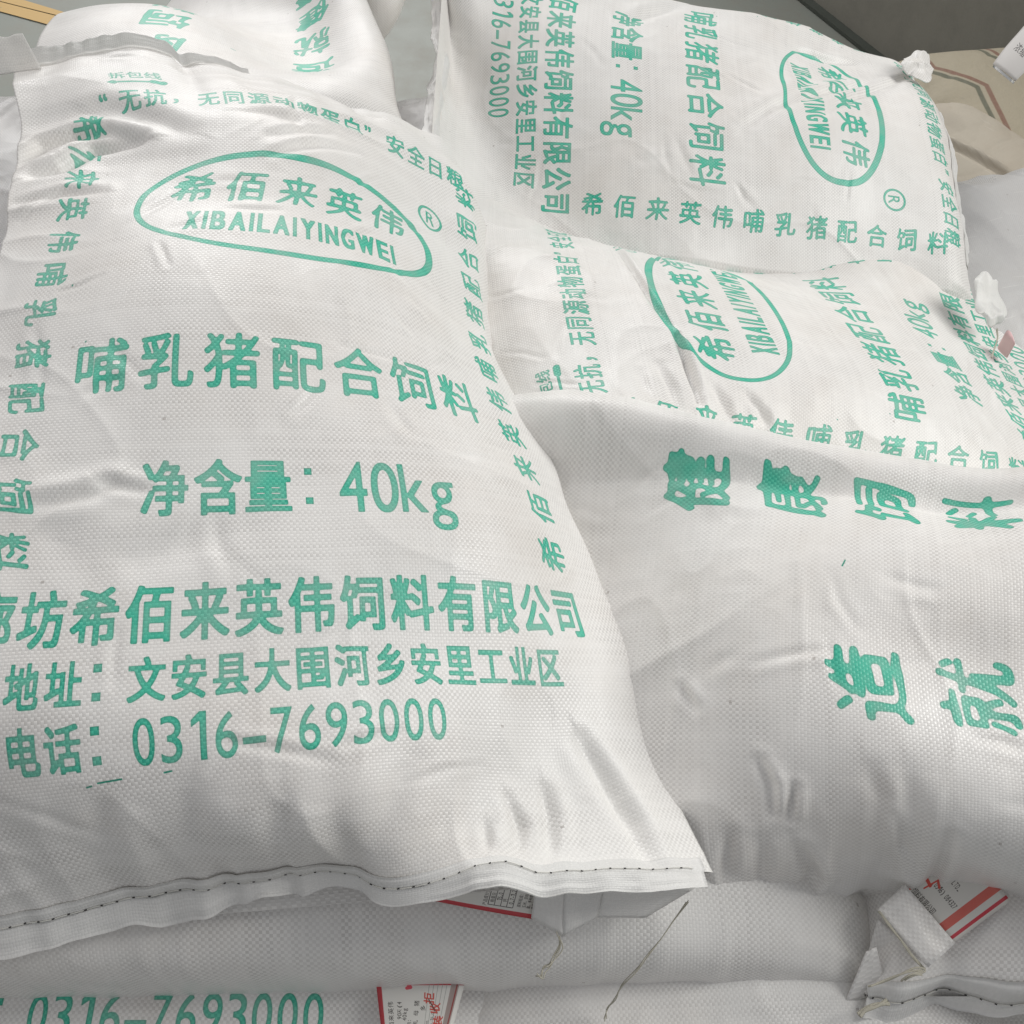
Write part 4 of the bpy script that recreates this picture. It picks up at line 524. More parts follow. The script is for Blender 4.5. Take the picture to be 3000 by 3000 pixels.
class Sack:
    """a filled sack: one closed skin, printed front over plain back, built from a coarse surface"""
    def __init__(s, S, uu, ss, name, label, top_mat, under_mat, thick=.13, parent=None, in_=.02, group=None, relief=None, under_n=34, end_pow=(3.2, 3.2), bulge=3.2, flat=0):
        s.uu, s.ss = uu, ss
        Um, Sm = np.meshgrid(uu, ss)
        n = normals(S)
        if relief is not None: S = S + n * relief(Um, Sm)[..., None]
        s.S = S; s.N = normals(S)
        s.root = root(name, label, 'feed sack', group)
        ny, nx = S.shape[:2]
        # underside: arc from the right edge round below to the left edge
        sp = (ss - ss[0]) / (ss[-1] - ss[0])
        fall = (1 - np.abs(2 * sp - 1) ** end_pow[0]) ** (1 / end_pow[1])
        if flat: fall = fall * np.clip((ss - ss[0]) / flat - .25, 0, 1) ** 1.3
        L, R = S[:, 0], S[:, -1]
        tl = S[:, 0] - S[:, 1]; tr = S[:, -1] - S[:, -2]
        tl /= np.linalg.norm(tl, axis=1, keepdims=True); tr /= np.linalg.norm(tr, axis=1, keepdims=True)
        t = np.linspace(0, 1, under_n + 2)[1:-1]
        T = thick * fall
        B = np.zeros((ny, under_n, 3))
        dz = np.array([0, 0, -1.0])
        for k, tt in enumerate(t):
            h00 = 2 * tt ** 3 - 3 * tt ** 2 + 1; h01 = 1 - h00
            h10 = tt ** 3 - 2 * tt ** 2 + tt; h11 = tt ** 3 - tt ** 2
            B[:, k] = R * h00 + L * h01 + (tr * (h10 * bulge) - tl * (h11 * bulge)) * T[:, None] \
                + dz * (T * math.sin(math.pi * tt) ** .75)[:, None]
        A = np.concatenate([S, B], 1)
        w = A.shape[1]
        # uv: front 0..1, under continues
        uvx = np.concatenate([uu / 100, uu[-1] / 100 + np.linspace(0, 1.0, under_n + 2)[1:-1]])
        UV = np.stack(np.broadcast_arrays(uvx[None, :], (ss / 100)[:, None]), -1)
        UV = np.concatenate([UV, np.stack(np.broadcast_arrays(np.array([[uu[-1] / 100 + 1.0]]), (ss / 100)[:, None]), -1)], 1)
        A = np.concatenate([A, A[:, :1]], 1); w += 1
        idx = np.arange(ny * w).reshape(ny, w)
        F = np.stack([idx[:-1, :-1], idx[:-1, 1:], idx[1:, 1:], idx[1:, :-1]], -1).reshape(-1, 4)
        mi = np.broadcast_to((np.arange(w - 1) >= nx - 1).astype(int)[None], (ny - 1, w - 1)).ravel()
        s.body = mesh_obj('sack_body', A.reshape(-1, 3), F, [top_mat, under_mat], UV.reshape(-1, 2), mi, s.root)
        bm_merge(s.body)
    def P(s, u, v, lift=0.0):
        i = np.clip((u - s.uu[0]) / (s.uu[-1] - s.uu[0]) * (len(s.uu) - 1), 0, len(s.uu) - 1.001)
        j = np.clip((v - s.ss[0]) / (s.ss[-1] - s.ss[0]) * (len(s.ss) - 1), 0, len(s.ss) - 1.001)
        i0, j0 = int(i), int(j); a, b = i - i0, j - j0
        f = lambda M: (1 - b) * ((1 - a) * M[j0, i0] + a * M[j0, i0 + 1]) + b * ((1 - a) * M[j0 + 1, i0] + a * M[j0 + 1, i0 + 1])
        return f(s.S) + f(s.N) * lift

def bm_merge(o):
    import bmesh
    bm = bmesh.new(); bm.from_mesh(o.data)
    bmesh.ops.remove_doubles(bm, verts=bm.verts, dist=1e-5)
    bm.to_mesh(o.data); bm.free()

def fitted(key, nu=230, ns=350, smax=182, curl=0.0, ucurl=0.0):
    G = np.array(GRIDS[key], dtype=float).reshape(NS, NU, 3) / 10000.0
    A = bspl(G, np.linspace(0, NS - 1, ns))
    A = bspl(A.transpose(1, 0, 2).copy(), np.linspace(0, NU - 1, nu)).transpose(1, 0, 2)
    uu, ss = np.linspace(-6, 106, nu), np.linspace(0, 182, ns)
    if ucurl: A[..., 2] -= ucurl * np.clip((12 - uu) / 18, 0, 1)[None] ** 1.5
    if smax < 182:
        A, ss = A[ss <= smax], ss[ss <= smax]
        A[..., 2] -= curl * (np.clip((ss - smax + 14) / 14, 0, 1) ** 2.5)[:, None]
    return A, uu, ss

def pillow(origin, udir, sdir, width=.56, length=.98, rise=.10, nu=120, ns=170, sag=0.0, up=(0, 0, 1), e=.72):
    """top sheet of a lying sack; origin = middle of its centre line at the widest level"""
    ud = np.array(udir, float); ud /= np.linalg.norm(ud)
    sd = np.array(sdir, float); sd /= np.linalg.norm(sd)
    n = np.array(up, float); n /= np.linalg.norm(n)
    uu, ss = np.linspace(-6, 106, nu), np.linspace(0, 182, ns)
    f = np.linspace(-math.pi / 2, math.pi / 2, 801)
    cx = np.sign(np.sin(f)) * np.abs(np.sin(f)) ** e * width / 2; cz = np.maximum(np.cos(f), 0) ** e
    arc = np.concatenate([[0], np.cumsum(np.hypot(np.diff(cx), np.diff(cz) * rise))])
    aa = np.linspace(0, arc[-1], nu)
    X, Z = np.interp(aa, arc, cx), np.interp(aa, arc, cz)
    tt = (ss - 91) / 91
    wl = 1 + .07 * np.abs(tt) ** 6
    fall = (1 - np.abs(tt) ** 3.0) ** (1 / 2.4)
    Y = tt * length / 2
    P = np.array(origin)[None, None] + X[None, :, None] * wl[:, None, None] * ud + Y[:, None, None] * sd \
        + (rise * fall[:, None] * Z[None, :])[..., None] * n
    P[..., 2] -= sag * (np.abs(tt) ** 2)[:, None]
    return P, uu, ss

def hem(sk, end, s_in, s_out, u0=0, u1=100, lift=.004, droop=.3, seed=1, mat=None, parent=None, amp=.004, outdir=None, n=150, name='stitched_hem', lean=0.0, taper=None, sheer=False):
    """the folded, sewn strip at an end of the sack; returns stitch line points"""
    s_edge = sk.ss[0] if end == 0 else sk.ss[-1]
    sg = 1 if end == 0 else -1
    us = np.linspace(u0, u1, n)
    r = np.random.RandomState(seed)
    wav = np.interp(us, np.linspace(u0, u1, 17), r.uniform(-1, 1, 17)); wav = np.convolve(np.pad(wav, 4, 'edge'), np.ones(9) / 9, 'valid')
    wav2 = np.interp(us, np.linspace(u0, u1, 40), r.uniform(-1, 1, 40)); wav2 = np.convolve(np.pad(wav2, 2, 'edge'), np.ones(5) / 5, 'valid')
    fac = np.interp(us, np.linspace(u0, u1, 29), r.uniform(-1, 1, 29))
    ts = np.concatenate([np.linspace(s_in, 0, 6), -np.linspace(0, s_out, 10)[1:]])
    rows = []; st = []
    for k, u in enumerate(us):
        e = sk.P(u, s_edge, 0); i2 = sk.P(u, s_edge + sg * 5, 0)
        o = e - i2; o /= np.linalg.norm(o)
        if outdir is not None: o = o * (1 - lean) + np.array(outdir, float) * lean; o /= np.linalg.norm(o)
        rr = []
        tp = 1 if taper is None else taper((u - u0) / (u1 - u0))
        for t in ts:
            if t >= 0: p = sk.P(u, s_edge + sg * t, lift * (1 + .5 * wav2[k]) * (1 if t < s_in * .95 else .55))
            else:
                d = -t * U * (1 + .18 * wav[k]) * tp
                p = e + o * d + np.array([0, 0, 1]) * (lift + (amp * wav2[k] + .0034 * fac[k] * (1 + t % 2)) * (d / (s_out * U)) - droop * d * d / (s_out * U))
            rr.append(p)
        rows.append(rr); st.append(np.array(rr[5]) + np.array([0, 0, .0012]))
    A = np.array(rows)
    nn = normals(A); nn *= np.sign(nn[..., 2:3].mean() + 1e-9)
    top = A; bot = A - nn * .0011
    ny, nx = A.shape[:2]
    V = np.concatenate([top.reshape(-1, 3), bot.reshape(-1, 3)])
    idx = np.arange(ny * nx).reshape(ny, nx)
    f1 = np.stack([idx[:-1, :-1], idx[:-1, 1:], idx[1:, 1:], idx[1:, :-1]], -1).reshape(-1, 4)
    f2 = f1[:, ::-1] + ny * nx
    rim = np.concatenate([idx[0, :], idx[1:, -1], idx[-1, -2::-1], idx[-2:0:-1, 0]])
    rn = np.roll(rim, -1)
    f3 = np.stack([rim, rn, rn + ny * nx, rim + ny * nx], -1)
    UV = np.stack(np.broadcast_arrays((us / 100)[:, None], (ts / 100)[None, :] + 2.0), -1).reshape(-1, 2)
    mesh_obj(name, V, f1 if sheer else np.concatenate([f1, f2, f3]), mat or M_HEM, np.concatenate([UV, UV]), None, parent or sk.root)
    return np.array(st)

def tube(name, pts, rad, mat, parent=None, sides=6, close=False, sub=6, jitter=0, seed=0):
    pts = np.array(pts, float)
    f = np.linspace(0, len(pts) - 1, (len(pts) - 1) * sub + 1)
    C = bspl(pts, f)
    C[0], C[-1] = pts[0], pts[-1]
    if jitter: C += np.random.RandomState(seed).normal(0, jitter, C.shape)
    T = np.gradient(C, axis=0); T /= np.linalg.norm(T, axis=1, keepdims=True)
    a = np.cross(T, [0.13, 0.31, .94]); a /= np.linalg.norm(a, axis=1, keepdims=True); b = np.cross(T, a)
    th = np.linspace(0, 2 * math.pi, sides, endpoint=False)
    R = rad if np.ndim(rad) else np.full(len(C), rad)
    V = C[:, None] + R[:, None, None] * (np.cos(th)[None, :, None] * a[:, None] + np.sin(th)[None, :, None] * b[:, None])
    n = len(C); idx = np.arange(n * sides).reshape(n, sides); nx = np.roll(idx, -1, 1)
    F = np.stack([idx[:-1], nx[:-1], nx[1:], idx[1:]], -1).reshape(-1, 4)
    return V.reshape(-1, 3), F

def tube_obj(name, lines, rad, mat, parent=None, **kw):
    Vs, Fs, o = [], [], 0
    for L in lines:
        V, F = tube(name, L, rad, mat, **kw)
        Vs.append(V); Fs.append(F + o); o += len(V)
    return mesh_obj(name, np.concatenate(Vs), np.concatenate(Fs), mat, None, None, parent)

def stitches(st, parent, gap=.013, name='seam_stitching', hole=True):
    d = np.concatenate([[0], np.cumsum(np.linalg.norm(np.diff(st, axis=0), axis=1))])
    g = lambda x: np.array([np.interp(x, d, st[:, c]) for c in range(3)])
    dash, dots = [], []
    x = .004
    r = np.random.RandomState(4)
    while x < d[-1] - gap:
        dash.append([g(x + .001), g(x + gap * .5) + np.array([0, 0, .0007]), g(x + gap * .93)])
        dots.append([g(x - .0012) + np.array([0, 0, .0002]), g(x + .0005) + np.array([0, r.uniform(-.0006, .0006), .0002])])
        x += gap * r.uniform(.93, 1.07)
    tube_obj(name, dash, .00045, M_THREAD, parent, sides=5, sub=2)
    if hole: tube_obj('needle_holes', dots, .0006, M_HOLE, parent, sides=6, sub=1)

STROKES = {
's1': [
    ([(9.6, 157.1), (18.3, 152.1), (27.0, 147.1)], 2.2, 0.006, 0.5),
    ([(-6.0, 142.9), (-1.7, 149.6), (3.6, 151.3), (10.5, 150.4), (17.4, 147.1)], 1.6, 0.009, 0.8),
    ([(-1.7, 138.8), (2.7, 140.4), (7.9, 146.3), (17.4, 146.3)], 1.8, 0.014, 0.5),
    ([(-4.3, 129.6), (3.6, 131.3), (12.2, 130.5)], 1.0, 0.004, 0.8),
    ([(9.6, 61.5), (15.7, 62.3), (20.0, 63.2), (21.8, 64.8)], 1.2, 0.004, 0.9),
    ([(20.0, 64.8), (23.5, 64.0), (27.0, 63.2)], 0.9, 0.003, 0.9),
    ([(20.9, 54.0), (26.1, 52.4), (31.3, 54.0), (40.0, 56.5)], 3.0, 0.003, 0.6),
    ([(8.8, 59.8), (14.8, 55.7), (19.2, 49.0)], 3.0, 0.002, 0.6),
    ([(77.3, 13.3), (78.2, 9.1), (76.5, 4.2)], 1.0, 0.005, 0.7),
    ([(83.4, 15.0), (83.4, 10.8), (81.7, 4.2)], 1.1, 0.006, 0.7),
    ([(91.2, 22.4), (93.8, 15.8), (95.6, 8.3), (95.6, 0.8)], 1.5, 0.009, 0.7),
    ([(73.0, 9.1), (72.1, 4.2)], 0.8, 0.004, 0.6),
    ([(61.7, 19.1), (58.2, 11.6), (54.8, 6.6)], 2.2, 0.004, 0.6),
    ([(21.8, 18.3), (18.3, 10.0)], 2.0, 0.003, 0.6),
    ([(33.1, 18.3), (30.5, 9.1)], 2.2, 0.003, 0.6),
    ([(44.4, 15.8), (42.6, 8.3)], 2.0, 0.004, 0.6),
    ([(43.5, 144.6), (50.4, 147.9), (58.2, 151.3)], 1.0, 0.003, 0.8),
    ([(44.4, 139.6), (53.9, 144.6), (63.5, 147.9)], 1.0, 0.003, 0.8),
    ([(38.3, 152.1), (45.2, 152.1), (52.2, 150.4)], 1.2, 0.003, 0.6),
],
's2': [
    ([(56.5, 108.9), (49.6, 118.8), (40.9, 130.5), (32.2, 142.9)], 1.6, 0.007, 0.7),
    ([(66.9, 96.4), (54.8, 108.9), (34.8, 124.7)], 1.8, 0.005, 0.7),
    ([(57.4, 122.2), (39.1, 141.3), (18.3, 163.7)], 1.4, 0.006, 0.7),
    ([(20.9, 118.8), (20.9, 128.8), (19.2, 142.1)], 1.5, 0.006, 0.7),
    ([(29.6, 64.8), (23.5, 69.8), (14.8, 78.1)], 2.0, 0.006, 0.7),
    ([(106.0, 157.9), (106.0, 182.0)], 1.2, 0.005, 0.6),
],
's5': [
    ([(85.2, 143.8), (63.5, 142.9), (45.2, 140.4), (34.8, 138.0)], 0.7, 0.006, 0.7),
    ([(81.7, 134.6), (62.6, 133.8)], 0.7, 0.003, 0.7),
    ([(33.1, 138.0), (24.4, 137.1), (15.7, 136.3), (10.5, 136.3)], 0.8, 0.01, 0.8),
    ([(23.5, 142.9), (15.7, 141.3), (8.8, 141.3)], 1.0, 0.005, 0.7),
    ([(20.9, 147.1), (11.4, 147.1)], 1.0, 0.004, 0.7),
    ([(16.6, 125.5), (11.4, 122.2), (7.9, 119.7)], 1.0, 0.004, 0.7),
    ([(17.4, 132.1), (7.9, 128.8)], 1.0, 0.004, 0.7),
],
's4': [
    ([(23.5, 124.7), (20.0, 123.0), (15.7, 123.0)], 0.8, 0.005, 0.7),
    ([(20.0, 119.7), (14.8, 120.5)], 0.7, 0.005, 0.7),
    ([(12.2, 129.6), (4.4, 130.5)], 1.0, 0.005, 0.6),
    ([(11.4, 124.7), (-0.8, 124.7)], 1.0, 0.004, 0.6),
    ([(8.8, 118.8), (0.9, 116.3), (-5.1, 118.8)], 1.1, 0.007, 0.7),
    ([(23.5, 108.9), (19.2, 107.2), (13.1, 107.2)], 1.4, 0.003, 0.6),
    ([(23.5, 103.9), (16.6, 103.1)], 1.6, 0.003, 0.6),
    ([(14.0, 97.2), (-5.1, 98.1)], 1.0, 0.005, 0.6),
    ([(34.8, 137.1), (31.3, 134.6)], 0.8, 0.003, 0.8),
],
}
# ------------------------------------------------------------------ printed cards
class Card:
    def __init__(s, w, h, px, bg=(228, 226, 220)):
        s.w, s.h, s.px = w, h, px
        s.A = np.ones((int(h * px), int(w * px), 3), np.float32) * np.array(bg, np.float32) / 255
    def rect(s, x0, y0, x1, y1, col):
        s.A[max(int(y0 * s.px), 0):int(y1 * s.px), max(int(x0 * s.px), 0):int(x1 * s.px)] = np.array(col) / 255
    def text(s, txt, x, y, size, col, rot=0, style='tag', gap=1.05, wf=1.0):
        c = Canvas(s.w, s.h, s.px)
        for k, ch in enumerate(txt):
            if ch != ' ':
                la = ord(ch) < 0x2e00
                m = stamp(ch, size * wf * (.5 if la else 1), size, style, s.px, rot)
                c.blit(m, x, y)
            st_ = size * gap * wf * (.62 if ord(ch) < 0x2e00 else 1)
            if rot == 1: y += st_
            elif rot == -1: y -= st_
            else: x += st_
        M = c.M[:, :, None]
        s.A = s.A * (1 - M) + np.array(col) / 255 * M
    def line(s, pts, r, col):
        c = Canvas(s.w, s.h, s.px)
        for a, b_ in zip(pts[:-1], pts[1:]): c.curve(lambda t: (a[0] + (b_[0] - a[0]) * t, a[1] + (b_[1] - a[1]) * t), 60, r)
        M = c.M[:, :, None]
        s.A = s.A * (1 - M) + np.array(col) / 255 * M
    def image(s, name):
        return to_image(name, s.A[..., 0], s.A[..., 1], s.A[..., 2], srgb=True)


# ------------------------------------------------------------------ the pile
def relief_main(Um, Sm):
    d = .0016 * noise2(Um, Sm, 16, 20, 11) + .0009 * noise2(Um, Sm, 6, 8, 12)
    d += puckers(Um, Sm, .0035, 22, 3, 6)
    d += puckers(Um, 182 - Sm, .004, 26, 8, 6)
    top = np.exp(-((Sm - 162) / 16) ** 2) * np.exp(-((Um - 66) / 26) ** 2)
    d += .0030 * top * noise2(Um, Sm, 12, 2.4, 21)
    d += .0016 * np.exp(-((Sm - 150) / 26) ** 2) * noise2(Um, Sm, 9, 3.0, 22)
    d += .0012 * np.clip((20 - Um) / 20, 0, 1) * noise2(Um, Sm, 7, 3.5, 23)
    edge = np.clip((Um - 92) / 10, 0, 1)
    d += .003 * edge * noise2(Um, Sm, 30, 6.5, 24)
    d += .0036 * np.exp(-((Sm - 160) / 20) ** 2) * np.clip((Um - 25) / 30, 0, 1) * ridges(Um + .5 * Sm, Sm, 16, 4.5, 25)
    d += .0030 * np.clip((16 - Um) / 16, 0, 1) * ridges(Um, Sm + .6 * Um, 12, 5, 26)
    d += .0030 * np.clip((26 - Sm) / 26, 0, 1) * ridges(Um, Sm, 5.5, 16, 27)
    d += .0013 * ridges(Um, Sm, 15, 13, 28, 8)
    d += strokes(Um, Sm, STROKES['s1']) + scratches(Um, Sm, 46, 395)
    return d
S_, u_, s_ = fitted('s1', 300, 460)
_e = np.clip((u_ - 95) / 11, 0, 1)[None] ** 1.3 * np.clip((s_ - 85) / 30, 0, 1)[:, None]
S_[..., 0] -= .030 * _e; S_[..., 2] -= .035 * _e
main = Sack(S_, u_, s_, 'feed_sack', 'large white sack in front at left, its green 40kg print upright towards the viewer', M_FRONT, M_PLAIN, .15, end_pow=(2.0, 1.1), flat=26, bulge=.7, relief=relief_main, group='white printed feed sacks')

def relief_s2(Um, Sm):
    d = .0018 * noise2(Um, Sm, 16, 20, 31) + .0008 * noise2(Um, Sm, 6, 6, 32)
    d += puckers(Um, Sm, .0035, 14, 33, 4) + puckers(Um, 182 - Sm, .005, 16, 38, 5)
    d += .0035 * np.clip((30 - Um) / 30, 0, 1) * np.clip((Sm - 90) / 50, 0, 1) * noise2(Um, Sm, 6, 22, 35)
    d += .0030 * np.clip((45 - Um) / 40, 0, 1) * np.clip((Sm - 80) / 40, 0, 1) * ridges(Um, Sm + .5 * Um, 8, 20, 36)
    d += .0022 * np.clip((20 - Sm) / 18, 0, 1) * ridges(Um, Sm, 4, 12, 37) + .0014 * ridges(Um, Sm, 14, 12, 39, 8)
    d += .0030 * np.clip((Sm - 160) / 16, 0, 1) * ridges(Um, Sm, 5, 14, 40)
    d += strokes(Um, Sm, STROKES['s2']) + scratches(Um, Sm, 36, 386)
    return d
S_, u_, s_ = fitted('s2', smax=167, curl=.05, ucurl=.10)
sack2 = Sack(S_, u_, s_, 'feed_sack', 'white printed sack lying sideways at upper right, on top of another printed sack', M_FRONT, M_PLAIN, .21, relief=relief_s2, group='white printed feed sacks')

def relief_s5(Um, Sm):
    d = .0018 * noise2(Um, Sm, 16, 20, 41) + .0008 * noise2(Um, Sm, 6, 6, 42)
    d += .0045 * np.clip((28 - Um) / 30, 0, 1) * np.clip((Sm - 85) / 40, 0, 1) * noise2(Um, Sm, 16, 3.2, 43)
    d += .0012 * np.exp(-((Um - 14) / 10) ** 2) * noise2(Um, Sm, 3, 2.2, 45)
    d += .0028 * np.clip((Sm - 140) / 20, 0, 1) * noise2(Um, Sm, 10, 6, 44)
    d += .0030 * np.clip((26 - Um) / 22, 0, 1) * np.clip((Sm - 80) / 40, 0, 1) * ridges(Um, Sm, 14, 4, 46)
    d += .0026 * np.clip((Sm - 130) / 24, 0, 1) * ridges(Um, Sm, 9, 9, 47) + .0014 * ridges(Um, Sm, 14, 12, 48, 8)
    d += strokes(Um, Sm, STROKES['s5']) + scratches(Um, Sm, 36, 389)
    return d
S_, u_, s_ = fitted('s5')
sack5 = Sack(S_, u_, s_, 'feed_sack', 'white printed sack in the middle right, oval logo at its left', M_FRONT, M_PLAIN, .08, relief=relief_s5, group='white printed feed sacks')

def relief_s4(Um, Sm):
    d = .0018 * noise2(Um, Sm, 16, 20, 51) + .0007 * noise2(Um, Sm, 6, 6, 52)
    d += puckers(Sm, Um + 8, .0042, 24, 53, 5.0)
    d += .0030 * np.clip((Sm - 138) / 20, 0, 1) * np.clip((Um - 40) / 40, 0, 1) * noise2(Um, Sm, 2.6, 12, 54)
    d += .002 * np.clip((Sm - 125) / 30, 0, 1) * noise2(Um, Sm, 8, 8, 55)
    d += .0050 * np.clip((22 - Um) / 22, 0, 1) * ridges(Um, Sm + .25 * Um, 17, 4.5, 56)
    d += .0038 * np.clip((Sm - 118) / 24, 0, 1) * ridges(Um + .7 * Sm, Sm, 12, 12, 57) + .0014 * ridges(Um, Sm, 15, 12, 58, 8)
    d += strokes(Um, Sm, STROKES['s4']) + scratches(Um, Sm, 44, 396)
    return d
S_, u_, s_ = fitted('s4')
_e = np.clip((u_ - 94) / 12, 0, 1)[None] ** 1.4 * np.ones(len(s_))[:, None]
S_[..., 2] += .046 * np.sin(np.pi * np.clip((u_ - 76) / 26, 0, 1))[None] ** 1.4 * np.clip((s_ - 40) / 40, 0, 1)[:, None] - .06 * _e
sack4 = Sack(S_, u_, s_, 'feed_sack', 'white sack at lower right with six large brush characters on its bulging side', M_BACK, M_PLAIN, .14, relief=relief_s4, group='white printed feed sacks')

def relief_s3(Um, Sm):
    return .002 * noise2(Um, Sm, 18, 22, 61) + .0005 * noise2(Um, Sm, 5, 5, 62)
S_, u_, s_ = fitted('s3', 180, 260, smax=150, curl=.04)
sack3 = Sack(S_, u_, s_, 'feed_sack', 'glossy rounded sack at the back left with upside down green brush characters', M_BACK, M_PLAIN, .12, bulge=.6, relief=relief_s3, group='white printed feed sacks')

# hems of the big front sack
st = hem(main, 0, 2.0, 4.9, -4, 104, lift=.0035, droop=.08, seed=3, amp=.007, taper=lambda t: .88 if t < .42 else (.56 if t > .56 else .88 - .32 * (t - .42) / .14), outdir=(0, -1, -.15), lean=.5)
stitches(st, main.root)
hem(main, 1, .8, 6.0, -6, 44, lift=.002, droop=.1, seed=9, outdir=(0.0, .45, .9), lean=.35, amp=.003, mat=M_HEMT, sheer=True, name='open_hem', taper=lambda t: .85 - .55 * t ** 2 + .35 * math.exp(-(t / .1) ** 2))

hem(sack2, 0, 2.2, 3.4, 0, 104, lift=.003, droop=.3, seed=31, amp=.003, outdir=(-1, 0, -.4), lean=.5)
hem(sack2, 1, 1.0, 3.2, 6, 92, lift=.003, droop=.3, seed=32, amp=.003, outdir=(1, 0, -.2), lean=.5, name='open_hem')

G2 = 'white printed feed sacks'
def plain_relief(seed, a=.0022, e0=.004, e1=.004, side=0.0, fine=0.0):
    def f(Um, Sm):
        d = a * noise2(Um, Sm, 16, 20, seed) + a * .5 * noise2(Um, Sm, 6, 7, seed + 1)
        d += puckers(Um, Sm, e0, 20, seed + 2, 5) + puckers(Um, 182 - Sm, e1, 20, seed + 3, 5)
        if side: d += puckers(Sm, Um + 6, side, 22, seed + 4, 4.5)
        d += e0 * .5 * np.clip((22 - Sm) / 20, 0, 1) * ridges(Um, Sm, 5, 14, seed + 6) + e1 * .5 * np.clip((Sm - 160) / 20, 0, 1) * ridges(Um, Sm, 5, 14, seed + 7)
        d += .5 * side * np.clip((Um - 60) / 40, 0, 1) * ridges(Um, Sm, 15, 4.5, seed + 8) + .0016 * ridges(Um, Sm, 13, 12, seed + 9, 7)
        if fine: d += fine * noise2(Um, Sm, 14, 2.6, seed + 5)
        return d
    return f
def lay(label, origin, ud, sd, top, under=None, relief=None, group=G2, **kw):
    th = kw.pop('thick', .12)
    P_, a_, b_ = pillow(origin, ud, sd, **kw)
    return Sack(P_, a_, b_, 'feed_sack', label, top, under or M_PLAIN, th, relief=relief, group=group)

# the sack across the pile right under the front sack
lower = lay('plain white sack lying crosswise directly under the large front sack', (-.19, .485, .765), (.03, -1, 0), (1, .03, -.10), M_PLAIN,
            relief=plain_relief(71, .002, .004, .005, .0035), width=.62, length=1.10, rise=.125, nu=150, ns=220, e=.55)
# bottom left, phone line
c_ = at(586, 2960, .745)
bl = lay('white printed sack at the bottom left edge of the picture, only its phone number showing', (c_[0], c_[1] + .355, .672), (1, 0, 0), (.0, 1, 0), M_FRONT,
         relief=plain_relief(81), width=.64, length=1.0, rise=.10)
c_ = at(1980, 2960, .735)
bm_ = lay('wrinkled plain white sack at the bottom centre, beside the red-edged label', (c_[0] + .03, c_[1] + .30, .662), (1, .05, 0), (-.05, 1, 0), M_PLAIN,
          relief=plain_relief(91, .003, .006, .004, fine=.003), width=.56, length=1.0, rise=.10)
c_ = at(2640, 2900, .77)
br = lay('white printed sack in the bottom right corner with a sewn hem towards the viewer', (c_[0] + .29, c_[1] + .47, .60), (1, 0, 0), (0, .95, -.32), M_FRONT,
         relief=plain_relief(101), width=.60, length=1.0, rise=.11)
st = hem(br, 0, 2.0, 3.6, -2, 100, lift=.004, droop=.2, seed=12)
stitches(st, br.root)

# behind and beside
c_ = at(1230, 400, .70)
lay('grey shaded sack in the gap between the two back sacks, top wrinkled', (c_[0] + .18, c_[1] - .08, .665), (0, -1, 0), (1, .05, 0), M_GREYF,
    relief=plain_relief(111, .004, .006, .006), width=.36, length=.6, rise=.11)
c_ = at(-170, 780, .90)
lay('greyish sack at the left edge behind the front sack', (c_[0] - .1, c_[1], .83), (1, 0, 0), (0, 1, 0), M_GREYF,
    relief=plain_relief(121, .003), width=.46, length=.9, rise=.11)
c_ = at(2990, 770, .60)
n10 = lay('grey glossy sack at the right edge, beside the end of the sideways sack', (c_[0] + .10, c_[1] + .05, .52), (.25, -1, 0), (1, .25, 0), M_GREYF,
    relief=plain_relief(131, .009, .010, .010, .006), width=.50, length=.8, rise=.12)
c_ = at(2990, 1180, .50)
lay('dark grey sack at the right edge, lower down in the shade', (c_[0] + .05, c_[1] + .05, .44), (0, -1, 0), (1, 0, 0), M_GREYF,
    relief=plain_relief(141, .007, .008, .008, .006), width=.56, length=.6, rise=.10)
def patterned():
    c = Card(118, 190, 5, (176, 166, 143))
    for k in range(7):
        y0 = 8 + 26 * k
        for dx, col in ((0, (82, 86, 66)), (3.6, (126, 82, 62))):
            c.line([(4, y0 + dx), (26, y0 + dx), (44, y0 + 14 + dx), (74, y0 + 14 + dx), (92, y0 + dx), (114, y0 + dx)], .9, col)
    g = NT('patterned_dusty_cloth')
    uv = g.node('ShaderNodeUVMap', uv_map='UVMap').outputs[0]
    mp = g.node('ShaderNodeMapping'); mp.inputs['Location'].default_value = (.05, 0, 0); mp.inputs['Scale'].default_value = (.85, .53, 1); g.link(uv, mp.inputs[0])
    ti = g.node('ShaderNodeTexImage', image=c.image('beige_sack_print')); g.link(mp.outputs[0], ti.inputs[0])
    n = g.noise(uv, 40, 5, .7)
    g.link(g.mix(g.math('MULTIPLY', n, .55), ti.outputs[0], (.36, .33, .27, 1)), g.bsdf.inputs['Base Color'])
    g.bsdf.inputs['Roughness'].default_value = .7
    bp = g.node('ShaderNodeBump'); bp.inputs['Strength'].default_value = .8; bp.inputs['Distance'].default_value = .004
    g.link(n, bp.inputs['Height']); g.link(bp.outputs[0], g.bsdf.inputs['Normal'])
    return g.m
c_ = at(2960, 330, .50)
b1_ = lay('dusty beige patterned sack at the far right, against the wall', (c_[0] + .36, c_[1] + .06, .36), (0, -1, 0), (1, .0, 0), patterned(),
    relief=plain_relief(151, .004), width=.7, length=1.0, rise=.14, group='dusty beige sacks')
c_ = at(2880, 520, .50)
b2_ = lay('plain dusty beige sack at the right with a long sewn side crease', (c_[0] + .05, c_[1] - .02, .38), (.8, .6, 0), (.6, -.8, -.15), M_BEIGE,
    relief=lambda U_, S2_: plain_relief(161, .003)(U_, S2_) + strokes(U_, S2_, [([(40, 10), (48, 80), (44, 170)], 1.2, .012, .8)]), width=.40, length=.62, rise=.14, group='dusty beige sacks')

